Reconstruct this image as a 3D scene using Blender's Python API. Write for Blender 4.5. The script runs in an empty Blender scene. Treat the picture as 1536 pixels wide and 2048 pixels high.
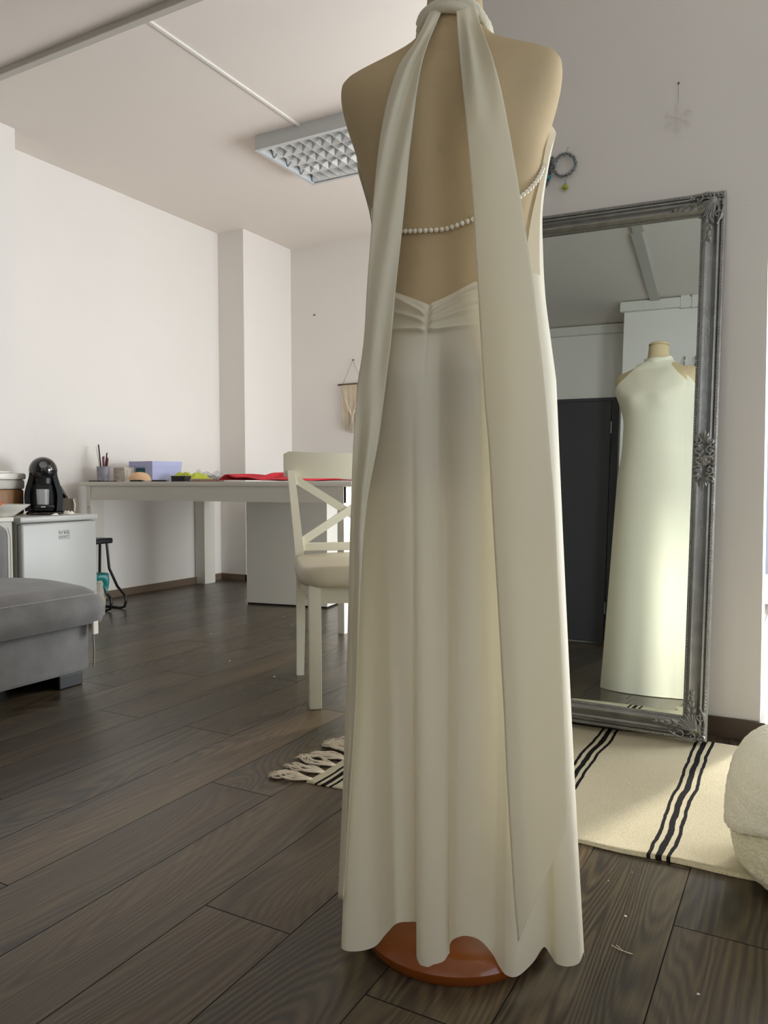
import bpy, bmesh, math, random
from math import sin, cos, pi, radians, sqrt, exp, atan2
from mathutils import Vector, Matrix
S = bpy.context.scene
COL = S.collection

# ---------------------------------------------------------------- camera
W, H, F = 1536, 2048, 1540.0
YAW, PITCH, ROLL, HC = radians(28.8), radians(-2.3), radians(-.15), .8
def _basis():
    cy, sy, cp, sp = cos(YAW), sin(YAW), cos(PITCH), sin(PITCH)
    f = Vector((-sy*cp, cy*cp, sp)); r = Vector((cy, sy, 0)); u = r.cross(f)
    return r*cos(ROLL)+u*sin(ROLL), -r*sin(ROLL)+u*cos(ROLL), f
CR, CU, CF = _basis()
CAM = Vector((0, 0, HC))
cd = bpy.data.cameras.new('camera'); cam = bpy.data.objects.new('camera', cd); COL.objects.link(cam)
m = Matrix((CR, CU, -CF)).transposed().to_4x4(); m.translation = CAM
cam.matrix_world = m
cd.sensor_fit = 'VERTICAL'; cd.sensor_height = 36; cd.lens = F/H*36; cd.clip_start = .02
S.camera = cam
def ray(x, y): return CF + CR*((x-W/2)/F) - CU*((y-H/2)/F)
def at(x, y, ax, v):                 # the point seen at a pixel on the plane axis = v
    d = ray(x, y); return CAM + d*((v-CAM[ax])/d[ax])

# ---------------------------------------------------------------- world, lights, exposure
w = bpy.data.worlds.new('sky'); S.world = w; w.use_nodes = True
bgn = w.node_tree.nodes['Background']; bgn.inputs[0].default_value = (.75, .85, 1, 1); bgn.inputs[1].default_value = .4
def area(name, loc, rot, sx, sy, power, col):
    l = bpy.data.lights.new(name, 'AREA'); l.shape = 'RECTANGLE'; l.size = sx; l.size_y = sy; l.energy = power; l.color = col
    o = bpy.data.objects.new(name, l); COL.objects.link(o); o.location = loc; o.rotation_euler = rot
    return o
area('daylight_rear_window', (.40, 5.44, 1.2), (radians(90), 0, pi), 1.4, 2.1, 56, (.93, .97, 1))
area('daylight_side_window', (1.74, 4.2, .88), (radians(90), 0, radians(90)), 1.75, 1.4, 84, (.93, .97, 1))
area('daylight_front_window', (1.74, .55, 1.5), (radians(90), 0, radians(90)), 1.7, 1.5, 5.5, (.72, .85, 1))
sl_ = bpy.data.lights.new('sun', 'SUN'); sl_.energy = 5; sl_.angle = radians(5); sl_.color = (1, .95, .85)
so_ = bpy.data.objects.new('sun', sl_); COL.objects.link(so_); so_.location = (.8, 7, 3)
so_.rotation_euler = Vector((-.315*cos(radians(20)), -.949*cos(radians(20)), -sin(radians(20)))).to_track_quat('-Z', 'Y').to_euler()
S.view_settings.view_transform = 'Standard'; S.view_settings.look = 'None'
S.view_settings.gamma = 1; S.view_settings.use_curve_mapping = False
S.view_settings.exposure = .75
try:
    S.cycles.max_bounces = 10; S.cycles.diffuse_bounces = 6; S.cycles.glossy_bounces = 5
except Exception: pass

# ---------------------------------------------------------------- helpers
def lin(c):
    if isinstance(c, str):
        c = tuple(int(c[i:i+2], 16)/255 for i in (0, 2, 4))
    return tuple((v/12.92 if v <= .04045 else ((v+.055)/1.055)**2.4) for v in c)+(1,)
def mat(name, col, rough=.6, metal=0, noise=0, nscale=30, bump=0, bscale=200, spec=.5, trans=0, sheen=0, coat=0, transm=0, alpha=1, stretch=(1, 1, 1), bdist=.003):
    M = bpy.data.materials.new(name); M.use_nodes = True; nt = M.node_tree; b = nt.nodes['Principled BSDF']
    c = lin(col); b.inputs['Base Color'].default_value = c; b.inputs['Roughness'].default_value = rough
    b.inputs['Metallic'].default_value = metal; b.inputs['Specular IOR Level'].default_value = spec
    b.inputs['Sheen Weight'].default_value = sheen; b.inputs['Coat Weight'].default_value = coat
    b.inputs['Transmission Weight'].default_value = transm; b.inputs['Alpha'].default_value = alpha
    tc = nt.nodes.new('ShaderNodeTexCoord'); mp = nt.nodes.new('ShaderNodeMapping'); mp.inputs['Scale'].default_value = stretch
    nt.links.new(tc.outputs['Object'], mp.inputs[0])
    if noise:
        n = nt.nodes.new('ShaderNodeTexNoise'); n.inputs['Scale'].default_value = nscale; n.inputs['Detail'].default_value = 5
        nt.links.new(mp.outputs[0], n.inputs['Vector'])
        mx = nt.nodes.new('ShaderNodeMix'); mx.data_type = 'RGBA'
        mx.inputs[6].default_value = tuple(max(0, v*(1-noise)) for v in c[:3])+(1,)
        mx.inputs[7].default_value = tuple(min(1, v*(1+noise)) for v in c[:3])+(1,)
        nt.links.new(n.outputs[0], mx.inputs[0]); nt.links.new(mx.outputs[2], b.inputs['Base Color'])
    if bump:
        n = nt.nodes.new('ShaderNodeTexNoise'); n.inputs['Scale'].default_value = bscale; n.inputs['Detail'].default_value = 3
        nt.links.new(mp.outputs[0], n.inputs['Vector'])
        bp = nt.nodes.new('ShaderNodeBump'); bp.inputs['Strength'].default_value = bump; bp.inputs['Distance'].default_value = bdist
        nt.links.new(n.outputs[0], bp.inputs['Height']); nt.links.new(bp.outputs[0], b.inputs['Normal'])
    if trans:
        t = nt.nodes.new('ShaderNodeBsdfTranslucent'); t.inputs[0].default_value = c
        ms = nt.nodes.new('ShaderNodeMixShader'); ms.inputs[0].default_value = trans
        nt.links.new(b.outputs[0], ms.inputs[1]); nt.links.new(t.outputs[0], ms.inputs[2])
        nt.links.new(ms.outputs[0], nt.nodes['Material Output'].inputs[0])
    return M
def new(name, verts, faces, m, parent=None, smooth=False, mats=None, fm=None):
    me = bpy.data.meshes.new(name); me.from_pydata([tuple(v) for v in verts], [], faces); me.update()
    for k in (mats or [m]): me.materials.append(k)
    if fm: me.polygons.foreach_set('material_index', fm)
    if smooth: me.polygons.foreach_set('use_smooth', [True]*len(me.polygons))
    o = bpy.data.objects.new(name, me); COL.objects.link(o)
    if parent: o.parent = parent
    return o
class MB:
    def __init__(s): s.v = []; s.f = []
    def box(s, x0, y0, z0, x1, y1, z1, M=None):
        n = len(s.v); P = [Vector((x, y, z)) for z in (z0, z1) for y in (y0, y1) for x in (x0, x1)]
        s.v += [M @ p if M else p for p in P]
        s.f += [tuple(n+i for i in q) for q in ((0, 2, 3, 1), (4, 5, 7, 6), (0, 1, 5, 4), (2, 6, 7, 3), (0, 4, 6, 2), (1, 3, 7, 5))]
        return s
    def bbox(s, x0, y0, z0, x1, y1, z1, b=.01, seg=2, M=None):     # bevelled box
        bm = bmesh.new(); bmesh.ops.create_cube(bm, size=1)
        for v in bm.verts: v.co = Vector(((x0+x1)/2+v.co.x*(x1-x0), (y0+y1)/2+v.co.y*(y1-y0), (z0+z1)/2+v.co.z*(z1-z0)))
        bmesh.ops.bevel(bm, geom=bm.edges[:], offset=b, segments=seg, affect='EDGES', profile=.5)
        n = len(s.v); bm.verts.index_update()
        s.v += [(M @ v.co if M else v.co.copy()) for v in bm.verts]; s.f += [tuple(n+v.index for v in q.verts) for q in bm.faces]; bm.free()
        return s
    def grid(s, P, closed_u=False, closed_v=False):                # P[i][j]
        n = len(s.v); a, b = len(P), len(P[0])
        for r in P: s.v += [Vector(p) for p in r]
        for i in range(a if closed_u else a-1):
            for j in range(b if closed_v else b-1):
                s.f.append((n+i*b+j, n+i*b+(j+1) % b, n+((i+1) % a)*b+(j+1) % b, n+((i+1) % a)*b+j))
        return s
    def tube(s, pts, r, k=8, caps=True, flat=1.0):
        pts = [Vector(p) for p in pts]; rr = r if isinstance(r, (list, tuple)) else [r]*len(pts); R = []
        prev = None
        for i, p in enumerate(pts):
            t = (pts[min(i+1, len(pts)-1)]-pts[max(i-1, 0)]).normalized()
            if prev is None:
                a = Vector((0, 0, 1)) if abs(t.z) < .9 else Vector((1, 0, 0)); nrm = t.cross(a).normalized()
            else: nrm = (prev - t*prev.dot(t)).normalized()
            prev = nrm; bi = t.cross(nrm)
            R.append([p+(nrm*cos(2*pi*j/k)+bi*sin(2*pi*j/k)*flat)*rr[i] for j in range(k)])
        n = len(s.v); s.grid(R, closed_v=True)
        if caps: s.f.append(tuple(n+j for j in reversed(range(k)))); s.f.append(tuple(n+(len(pts)-1)*k+j for j in range(k)))
        return s
    def lathe(s, prof, k=32, M=None, sx=1, sy=1):
        n = len(s.v)
        R = [[Vector((r*cos(2*pi*j/k)*sx, r*sin(2*pi*j/k)*sy, z)) for j in range(k)] for r, z in prof]
        if M: R = [[M @ p for p in q] for q in R]
        s.grid(R, closed_v=True)
        s.f.append(tuple(n+j for j in reversed(range(k)))); s.f.append(tuple(n+(len(prof)-1)*k+j for j in range(k)))
        return s
    def ball(s, c, r, k=12, sz=1, M=None):
        c = Vector(c); p = [(r*cos(-pi/2+pi*i/(k//2))+1e-5, sz*r*sin(-pi/2+pi*i/(k//2))) for i in range(k//2+1)]
        T = Matrix.Translation(c)
        if M: T = T @ M
        return s.lathe(p, k, T)
    def prism(s, poly, y0, y1, M=None):                             # poly in XZ, extruded along Y
        n = len(s.v); k = len(poly)
        s.v += [(M @ Vector((x, y, z)) if M else Vector((x, y, z))) for y in (y0, y1) for x, z in poly]
        s.f += [(n+i, n+(i+1) % k, n+k+(i+1) % k, n+k+i) for i in range(k)]
        s.f += [tuple(n+i for i in reversed(range(k))), tuple(n+k+i for i in range(k))]
        return s
    def build(s, name, m, parent=None, smooth=False):
        o = new(name, s.v, s.f, m, parent, smooth)
        bm = bmesh.new(); bm.from_mesh(o.data); bmesh.ops.recalc_face_normals(bm, faces=bm.faces[:]); bm.to_mesh(o.data); bm.free()
        if smooth == 'auto':
            o.data.polygons.foreach_set('use_smooth', [True]*len(o.data.polygons))
            o.data.set_sharp_from_angle(angle=radians(38))
        return o
def tag(o, label=None, cat=None, group=None, kind=None):
    if label: o['label'] = label
    if cat: o['category'] = cat
    if group: o['group'] = group
    if kind: o['kind'] = kind
    return o
def empty(name, loc, rz=0, label=None, cat=None, group=None, kind=None):
    o = bpy.data.objects.new(name, None); o.empty_display_size = .05; COL.objects.link(o); o.location = loc; o.rotation_euler = (0, 0, rz)
    return tag(o, label, cat, group, kind)
def struct(o): o['kind'] = 'structure'; return o
def dup(o, parent=None):
    c = o.copy(); COL.objects.link(c); c.parent = parent
    for ch in list(o.children): dup(ch, c)
    return c
def interp(T, x):                    # monotone table, smooth
    if x <= T[0][0]: return T[0][1:]
    if x >= T[-1][0]: return T[-1][1:]
    for i in range(len(T)-1):
        if T[i][0] <= x <= T[i+1][0]:
            t = (x-T[i][0])/(T[i+1][0]-T[i][0]); h = T[i+1][0]-T[i][0]; out = []
            for k in range(1, len(T[0])):
                a, b = T[i][k], T[i+1][k]
                m0 = (b-T[i-1][k])/(T[i+1][0]-T[i-1][0])*h if i > 0 else (b-a)
                m1 = (T[i+2][k]-a)/(T[i+2][0]-T[i][0])*h if i+2 < len(T) else (b-a)
                t2, t3 = t*t, t*t*t
                out.append((2*t3-3*t2+1)*a+(t3-2*t2+t)*m0+(-2*t3+3*t2)*b+(t3-t2)*m1)
            return out
def sstep(a, b, x):
    t = max(0, min(1, (x-a)/(b-a))); return t*t*(3-2*t)
rnd = random.Random(4)

# ---------------------------------------------------------------- materials
M = {}
M['wall'] = mat('white_paint', 'E3DFDA', .85, noise=.02, nscale=3, bump=.12, bscale=90, spec=.2)
M['ceil'] = mat('ceiling_paint', 'E2DBD3', .9, noise=.02, nscale=2, spec=.1)
M['trim'] = mat('white_plastic_trim', 'D9D6CF', .5)
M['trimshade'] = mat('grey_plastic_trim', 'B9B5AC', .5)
M['base'] = mat('baseboard_wood', '6B5A48', .5, noise=.25, nscale=6, stretch=(1, 1, 12))
M['baseB'] = mat('dark_baseboard_wood', '4A3C30', .5, noise=.2, nscale=6, stretch=(1, 1, 12))
M['dress'] = mat('ivory_crepe', 'F0EBD8', .62, bump=.05, bscale=900, spec=.3, trans=.28, sheen=.15)
M['form'] = mat('beige_linen', 'BFAC8A', .9, noise=.06, nscale=8, bump=.2, bscale=700, spec=.1)
M['wood'] = mat('orange_varnished_wood', '86430F', .24, noise=.25, nscale=5, coat=.4, stretch=(1, 6, 1))
M['pearl'] = mat('pearl', 'EFE9D9', .18, coat=.5)
M['desk'] = mat('white_laminate', 'D6D3C9', .45)
M['deskedge'] = mat('laminate_edge', 'CFCBBF', .5)
M['chair'] = mat('cream_paint', 'E2DDC6', .4)
M['leather'] = mat('cream_leather', 'D9CFB4', .3, bump=.05, bscale=120)
M['sofa'] = mat('grey_suede', '7E7D7D', .95, noise=.38, nscale=11, bump=.5, bscale=420, sheen=.35, spec=.1)
M['stitch'] = mat('pale_thread', 'D8D4CA', .8)
M['black'] = mat('black_plastic', '101012', .3)
M['gloss'] = mat('black_gloss', '08080A', .12, coat=.5)
M['steel'] = mat('brushed_steel', 'B8B8B8', .3, metal=1)
M['fridge'] = mat('white_enamel', 'B2B3AF', .35)
M['fridgeside'] = mat('ivory_enamel', 'B6B3A8', .4)
M['frame'] = mat('antique_silver', '9C9C99', .38, metal=.8, noise=.3, nscale=25, bump=.35, bscale=120)
M['mirror'] = mat('mirror_glass', 'DDE6E2', .0, metal=1)
M['rug'] = None
M['rope'] = mat('cotton_rope', 'DCCFB8', .95, noise=.08, nscale=60, bump=.4, bscale=500)
M['boucle'] = mat('cream_boucle', 'FBF5E4', 1, noise=.12, nscale=130, bump=.8, bscale=170, spec=.05, bdist=.005, trans=.12)
M['boucle2'] = mat('cream_ribbed_boucle', 'F2E9CF', 1, noise=.2, nscale=150, bump=.9, bscale=190, spec=.05, bdist=.006)
M['lamp'] = mat('lacquered_steel', 'C2C5C6', .45)
M['louvre'] = mat('louvre_aluminium', 'E6E8E8', .16, metal=.85)
M['tube'] = mat('fluorescent_glass', 'F4F5F3', .2)
M['darkwood'] = mat('anthracite_door', '3A3A3D', .5, noise=.12, nscale=5, stretch=(6, 1, 1))
M['red'] = mat('red_fabric', 'D8303E', .8, bump=.1, bscale=300, trans=.1)
M['lav'] = mat('lavender_card', 'B4B8E0', .7)
M['green'] = mat('teal_tag', '17565A', .5)
M['yellow'] = mat('lime_fabric', 'C6D044', .7, trans=.15)
M['nude'] = mat('nude_foam', 'DFB992', .8)
M['clear'] = mat('clear_plastic', 'F2F4F4', .12, transm=.5, alpha=.3)
M['glass'] = mat('window_glass', 'F5FAFF', .02, transm=1, alpha=.25)
M['tinsel'] = mat('silver_tinsel', 'AEB2B6', .2, metal=.9)
M['bteal'] = mat('teal_bauble', '107C96', .12, coat=.6)
M['bgreen'] = mat('green_bauble', '9AA52A', .12, coat=.6)
M['teal'] = mat('teal_bag', '1E7C78', .4)
M['binm'] = mat('grey_bin', 'A9A597', .5)
M['brown'] = mat('dark_rod', '5B4636', .6)
M['orange'] = mat('orange_peel', 'E0601C', .5)
M['white'] = mat('white_porcelain', 'E8E5DC', .25)
M['bamboo'] = mat('brown_grain', '8A6440', .5, noise=.5, nscale=12, stretch=(14, 14, .6))
M['taupe'] = mat('taupe_card', '8B8173', .6)
M['marble'] = mat('marbled_card', 'C4BCB0', .6, noise=.7, nscale=55)
M['paper'] = mat('tissue', 'E9E4DA', .9)
M['grey'] = mat('grey_print', '6F726F', .6)
M['pinkbrown'] = mat('copper_card', '9A6A60', .5)
M['pen_blue'] = mat('blue_pen', '24307E', .4); M['pen_red'] = mat('red_pen', 'A8443C', .4)
M['window'] = mat('window_frame', 'EDEDEA', .4)

def rug_mat():
    R = mat('woven_cotton', 'E2D7B8', .95, noise=.14, nscale=150, bump=.9, bscale=260, stretch=(1, 3, 1), spec=.1, bdist=.006)
    nt = R.node_tree; b = nt.nodes['Principled BSDF']; L = nt.links
    src = b.inputs['Base Color'].links[0].from_socket
    tc = nt.nodes.new('ShaderNodeTexCoord'); sp = nt.nodes.new('ShaderNodeSeparateXYZ'); L.new(tc.outputs['Object'], sp.inputs[0])
    nz = nt.nodes.new('ShaderNodeTexNoise'); nz.inputs['Scale'].default_value = 5; nz.inputs['Detail'].default_value = 4; L.new(tc.outputs['Object'], nz.inputs['Vector'])
    def mth(op, a, bb):
        n = nt.nodes.new('ShaderNodeMath'); n.operation = op
        for i, v in enumerate((a, bb)):
            if isinstance(v, (int, float)): n.inputs[i].default_value = v
            else: L.new(v, n.inputs[i])
        return n.outputs[0]
    x = mth('ADD', mth('SUBTRACT', sp.outputs[0], .02), mth('MULTIPLY', mth('SUBTRACT', nz.outputs[0], .5), .03))
    x = mth('PINGPONG', mth('ADD', x, .14*20+.28*20), .14)      # folds about every stripe centre, period .28
    ax = x            # distance from the group centre
    c1 = mth('LESS_THAN', ax, .0072)
    c2 = mth('LESS_THAN', mth('ABSOLUTE', mth('SUBTRACT', ax, .0215), 0), .0042)
    k = mth('MAXIMUM', c1, c2)
    mx = nt.nodes.new('ShaderNodeMix'); mx.data_type = 'RGBA'; L.new(k, mx.inputs[0]); L.new(src, mx.inputs[6]); mx.inputs[7].default_value = lin('201F20')
    L.new(mx.outputs[2], b.inputs['Base Color'])
    return R
M['rug'] = rug_mat()

def plank_mat():
    P = bpy.data.materials.new('smoked_oak'); P.use_nodes = True; nt = P.node_tree; L = nt.links; b = nt.nodes['Principled BSDF']
    g = nt.nodes.new('ShaderNodeNewGeometry'); oi = nt.nodes.new('ShaderNodeObjectInfo')
    mp = nt.nodes.new('ShaderNodeMapping'); mp.inputs['Scale'].default_value = (1, .09, 1); L.new(g.outputs['Position'], mp.inputs[0])
    wm = nt.nodes.new('ShaderNodeMath'); wm.operation = 'MULTIPLY'; wm.inputs[1].default_value = 37; L.new(oi.outputs['Random'], wm.inputs[0])
    def noise(scale, detail, rough=.5, dist=0, vec=None):
        n = nt.nodes.new('ShaderNodeTexNoise'); n.noise_dimensions = '4D'; n.inputs['Scale'].default_value = scale; n.inputs['Detail'].default_value = detail
        n.inputs['Roughness'].default_value = rough; n.inputs['Distortion'].default_value = dist
        L.new(vec or mp.outputs[0], n.inputs['Vector']); L.new(wm.outputs[0], n.inputs['W']); return n.outputs[0]
    n1 = noise(9, 4, .55, .6)
    # growth rings: bands of a smooth noise field
    mp2 = nt.nodes.new('ShaderNodeMapping'); mp2.inputs['Scale'].default_value = (1, .17, 1); L.new(g.outputs['Position'], mp2.inputs[0])
    n2 = noise(4.2, 2.5, .3, .5, mp2.outputs[0])
    mm = nt.nodes.new('ShaderNodeMath'); mm.operation = 'MULTIPLY'; mm.inputs[1].default_value = 330; L.new(n2, mm.inputs[0])
    ms = nt.nodes.new('ShaderNodeMath'); ms.operation = 'SINE'; L.new(mm.outputs[0], ms.inputs[0])
    mr = nt.nodes.new('ShaderNodeMapRange'); mr.inputs[1].default_value = -1; mr.inputs[2].default_value = 1; L.new(ms.outputs[0], mr.inputs[0])
    mp3 = nt.nodes.new('ShaderNodeMapping'); mp3.inputs['Scale'].default_value = (1, .022, 1); L.new(g.outputs['Position'], mp3.inputs[0])
    n3 = noise(210, 3, .6, 0, mp3.outputs[0])
    n4 = noise(3, 3, .5, .4)
    cr = nt.nodes.new('ShaderNodeValToRGB'); L.new(n1, cr.inputs[0])
    e = cr.color_ramp.elements; e[0].position = .3; e[0].color = lin('2F2822'); e[1].position = .72; e[1].color = lin('5C5243')
    e2 = cr.color_ramp.elements.new(.5); e2.color = lin('3C352D')
    def mixc(fac, a, bcol, mode='MIX'):
        x = nt.nodes.new('ShaderNodeMix'); x.data_type = 'RGBA'; x.blend_type = mode
        if isinstance(fac, float): x.inputs[0].default_value = fac
        else: L.new(fac, x.inputs[0])
        L.new(a, x.inputs[6])
        if isinstance(bcol, tuple): x.inputs[7].default_value = bcol
        else: L.new(bcol, x.inputs[7])
        return x.outputs[2]
    def mul(a, k):
        n = nt.nodes.new('ShaderNodeMath'); n.operation = 'MULTIPLY'; L.new(a, n.inputs[0])
        if isinstance(k, (int, float)): n.inputs[1].default_value = k
        else: L.new(k, n.inputs[1])
        return n.outputs[0]
    c = mixc(mul(mr.outputs[0], .5), cr.outputs[0], lin('7A6B50'))
    r4 = nt.nodes.new('ShaderNodeMapRange'); r4.inputs[1].default_value = .5; r4.inputs[2].default_value = .75; L.new(n4, r4.inputs[0])
    c = mixc(mul(r4.outputs[0], .6), c, lin('80694A'))
    r3 = nt.nodes.new('ShaderNodeMapRange'); r3.inputs[1].default_value = .35; r3.inputs[2].default_value = .7; L.new(n3, r3.inputs[0])
    c = mixc(mul(r3.outputs[0], .6), c, lin('2A231D'))
    hv = nt.nodes.new('ShaderNodeHueSaturation'); L.new(c, hv.inputs['Color'])
    rv = nt.nodes.new('ShaderNodeMapRange'); rv.inputs[3].default_value = .78; rv.inputs[4].default_value = 1.18; L.new(oi.outputs['Random'], rv.inputs[0]); L.new(rv.outputs[0], hv.inputs['Value'])
    L.new(hv.outputs[0], b.inputs['Base Color']); b.inputs['Specular IOR Level'].default_value = .45
    rr = nt.nodes.new('ShaderNodeMapRange'); rr.inputs[3].default_value = .24; rr.inputs[4].default_value = .36; L.new(n3, rr.inputs[0]); L.new(rr.outputs[0], b.inputs['Roughness'])
    bp = nt.nodes.new('ShaderNodeBump'); bp.inputs['Strength'].default_value = .22; bp.inputs['Distance'].default_value = .0015; L.new(n3, bp.inputs['Height']); L.new(bp.outputs[0], b.inputs['Normal'])
    return P
M['plank'] = plank_mat()
M['gap'] = mat('dark_joint', '1C1814', .9)  # dark matte colour of the plank joints and the slab beneath

# ---------------------------------------------------------------- room shell
XA, XP, YB, YC = -4.21, -3.97, 5.52, 4.88       # wall A plane, pillar face, back wall, column front
XR, ZC, YM = 1.8, 2.8, 2.60                     # right wall, ceiling, mirror wall plane
fl = struct(MB().box(-4.4, -1.95, -.08, 1.95, 5.66, -.012).build('floor', M['gap']))
# laminate planks run along Y, boundaries at x = -.198 - .1965 k
PW, PL = .1965, 1.29
pm = MB(); c_ = .0007
P0 = [(-.5*PW+.0004, -.5*PL+.0005), (.5*PW-.0004, -.5*PL+.0005), (.5*PW-.0004, .5*PL-.0005), (-.5*PW+.0004, .5*PL-.0005)]
P1 = [(x-(c_ if x > 0 else -c_), y-(c_ if y > 0 else -c_)) for x, y in P0]
pv = [(x, y, -.012) for x, y in P0]+[(x, y, -.0014) for x, y in P0]+[(x, y, 0) for x, y in P1]
pf = [(3, 2, 1, 0)]+[(i, (i+1) % 4, 4+(i+1) % 4, 4+i) for i in range(4)]+[(4+i, 4+(i+1) % 4, 8+(i+1) % 4, 8+i) for i in range(4)]+[(8, 9, 10, 11)]
ends = {-5: 1.085, -4: .35, -7: 1.548, -8: .951, -9: 1.87, -11: 1.86, -12: 2.38, -10: 2.50, -1: 1.437, -2: 1.66, -3: 2.3, -6: .55, -14: 2.9, -13: 2.1}
first = None
for k in range(-22, 9):
    xc = -.198+PW*(k+1)-.5*PW if False else -.198+PW*k+.5*PW+PW
    j = k
    y0 = ends.get(k, rnd.uniform(0, PL))
    y0 -= PL*math.ceil((y0+1.9)/PL)
    y = y0
    x0, x1 = xc-PW/2, xc+PW/2
    if x1 < XA-.05 or x0 > XR: continue
    while y < YB:
        a, b = max(y, -1.9), min(y+PL, YB+.02)
        if b-a > .02:
            if first is None:
                first = new('plank', pv, pf, None, fl, mats=[M['plank'], M['gap']], fm=[1]*9+[0]); o = first
            else:
                o = first.copy(); COL.objects.link(o); o.parent = fl
            o.location = (xc, (a+b)/2, 0); o.scale = (1, (b-a)/PL, 1)
        y += PL
struct(MB().box(-4.4, -1.95, ZC, 1.95, 5.66, ZC+.1).build('ceiling', M['ceil']))
struct(MB().box(-4.4, 2.89, 0, XA, YC, ZC).box(-4.4, YC, 0, -3.95, YB, ZC).build('wall_left', M['wall']))
struct(MB().box(-4.4, -1.9, 0, XP, 2.89, ZC).build('wall_left_pillar', M['wall']))
# back wall with a tall window opening x -.32..1.42, z .12..2.4
struct(MB().box(-3.95, YB, 0, -.32, 5.66, ZC).box(1.12, YB, 0, 1.95, 5.66, ZC).box(-.32, YB, 2.4, 1.12, 5.66, ZC).box(-.32, YB, 0, 1.12, 5.66, .12).build('wall_back', M['wall']))
# right wall with two openings
struct(MB().box(XR, -1.9, 0, 1.95, -.35, ZC).box(XR, 1.45, 0, 1.95, 3.1, ZC).box(XR, 5.1, 0, 1.95, YB, ZC)
       .box(XR, -.35, 0, 1.95, 1.45, .7).box(XR, -.35, 2.3, 1.95, 1.45, ZC).box(XR, 3.1, 0, 1.95, 5.1, .15).box(XR, 3.1, 2.45, 1.95, 5.1, ZC).build('wall_right', M['wall']))
struct(MB().box(-4.4, -1.95, 0, -1.06, -1.8, ZC).box(-1.06, -1.95, 0, 1.95, -1.3, ZC).build('wall_front', M['wall']))
struct(MB().box(-1.15, YM, 0, -.115, YM+.17, ZC).build('wall_mirror', M['wall']))
def window(name, cx, cy, rz, wd, z0, z1):
    e = struct(empty(name, (cx, cy, 0), rz)); t = .06
    MB().box(-wd/2, -.04, z0, -wd/2+t, .03, z1).box(wd/2-t, -.04, z0, wd/2, .03, z1).box(-wd/2+t, -.04, z0, wd/2-t, .03, z0+t).box(-wd/2+t, -.04, z1-t, wd/2-t, .03, z1).box(-t/2, -.04, z0+t, t/2, .03, z1-t).build('window_frame', M['window'], e)
    for s in (-1, 1):
        a, b = sorted((s*t/2, s*(wd/2-t))); MB().box(a, .005, z0+t, b, .012, z1-t).build('pane', M['glass'], e)
    return e
window('window_1', .40, 5.60, 0, 1.44, .12, 2.4)
window('window_2', 1.88, 4.1, -pi/2, 2.0, .15, 2.45)
window('window_3', 1.88, .55, -pi/2, 1.8, .7, 2.3)
# baseboards
struct(MB().box(XA, 2.89, 0, XA+.014, YC, .05).box(XA+.014, YC-.014, 0, XP+.034, YC, .05).box(-3.95, YC-.014, 0, -3.936, YB, .05).build('baseboard_left', M['base']))
struct(MB().box(-3.936, YB-.014, 0, -.32, YB, .05).build('baseboard_back', M['base']))
struct(MB().box(-1.15, YM-.014, 0, -.1, YM, .06).box(-.115, YM, 0, -.101, YM+.17, .06).build('baseboard_mirror_wall', M['baseB']))
struct(MB().box(-1.06, -1.3, 0, XR, -1.287, .06).build('baseboard_front', M['baseB']))
# ceiling trims and cable ducts
struct(MB().bbox(XP, 2.445, ZC-.03, XR, 2.485, ZC, .003).build('trim_1', M['trimshade']))
struct(MB().bbox(-2.547, 2.485, ZC-.011, -2.525, 3.66, ZC, .004).build('trim_2', M['trim']))
struct(MB().bbox(-.86, -1.29, ZC-.025, -.785, .05, ZC, .004).build('trim_3', M['trimshade']))
struct(MB().bbox(-4.0, -1.8, ZC-.09, -1.06, -1.765, ZC-.01, .004).build('trim_4', M['trim']))
struct(MB().bbox(-1.09, -1.3, ZC-.09, -.63, -1.262, ZC-.01, .004).bbox(-.63, -1.3, ZC-.1, -.4, -1.257, ZC, .004).build('trim_5', M['trim']))
# dark door behind the camera, seen in the mirror
d = struct(empty('door_1', (-1.6, -1.8, 0)))
MB().bbox(-.43, 0, .01, .395, .035, 2.10, .004).build('door_leaf', M['darkwood'], d)
MB().box(-.49, 0, 0, -.432, .03, 2.13).box(.40, 0, 0, .455, .03, 2.13).box(-.432, 0, 2.102, .40, .03, 2.13).build('door_casing', M['darkwood'], d)
for z in (1.86, .3): MB().tube([(.40, .043, z-.05), (.40, .043, z+.05)], .007).build('hinge', M['steel'], d)
MB().tube([(-.36, .036, 1.0), (-.36, .07, 1.0), (-.25, .07, 1.0)], .009).build('door_handle', M['steel'], d)
k = tag(MB().tube([(-.59, -1.299, 2.22), (-.59, -1.27, 2.22), (-.59, -1.25, 2.24), (-.588, -1.24, 2.27), (-.588, -1.255, 2.3), (-.588, -1.262, 2.28)], .006).ball((-.59, -1.295, 2.22), .018).build('coat_hook', M['steel'], smooth='auto'),
        'small grey curled metal hook on the wall seen in the mirror beside the dress shoulder', 'hook')
# crack-like nail dot on back wall
p = at(629, 630, 1, YB)
tag(MB().ball((p.x, YB-.003, p.z), .008, 8).build('nail', M['brown']), 'tiny dark nail in the white back wall left of the dress', 'nail')

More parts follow.
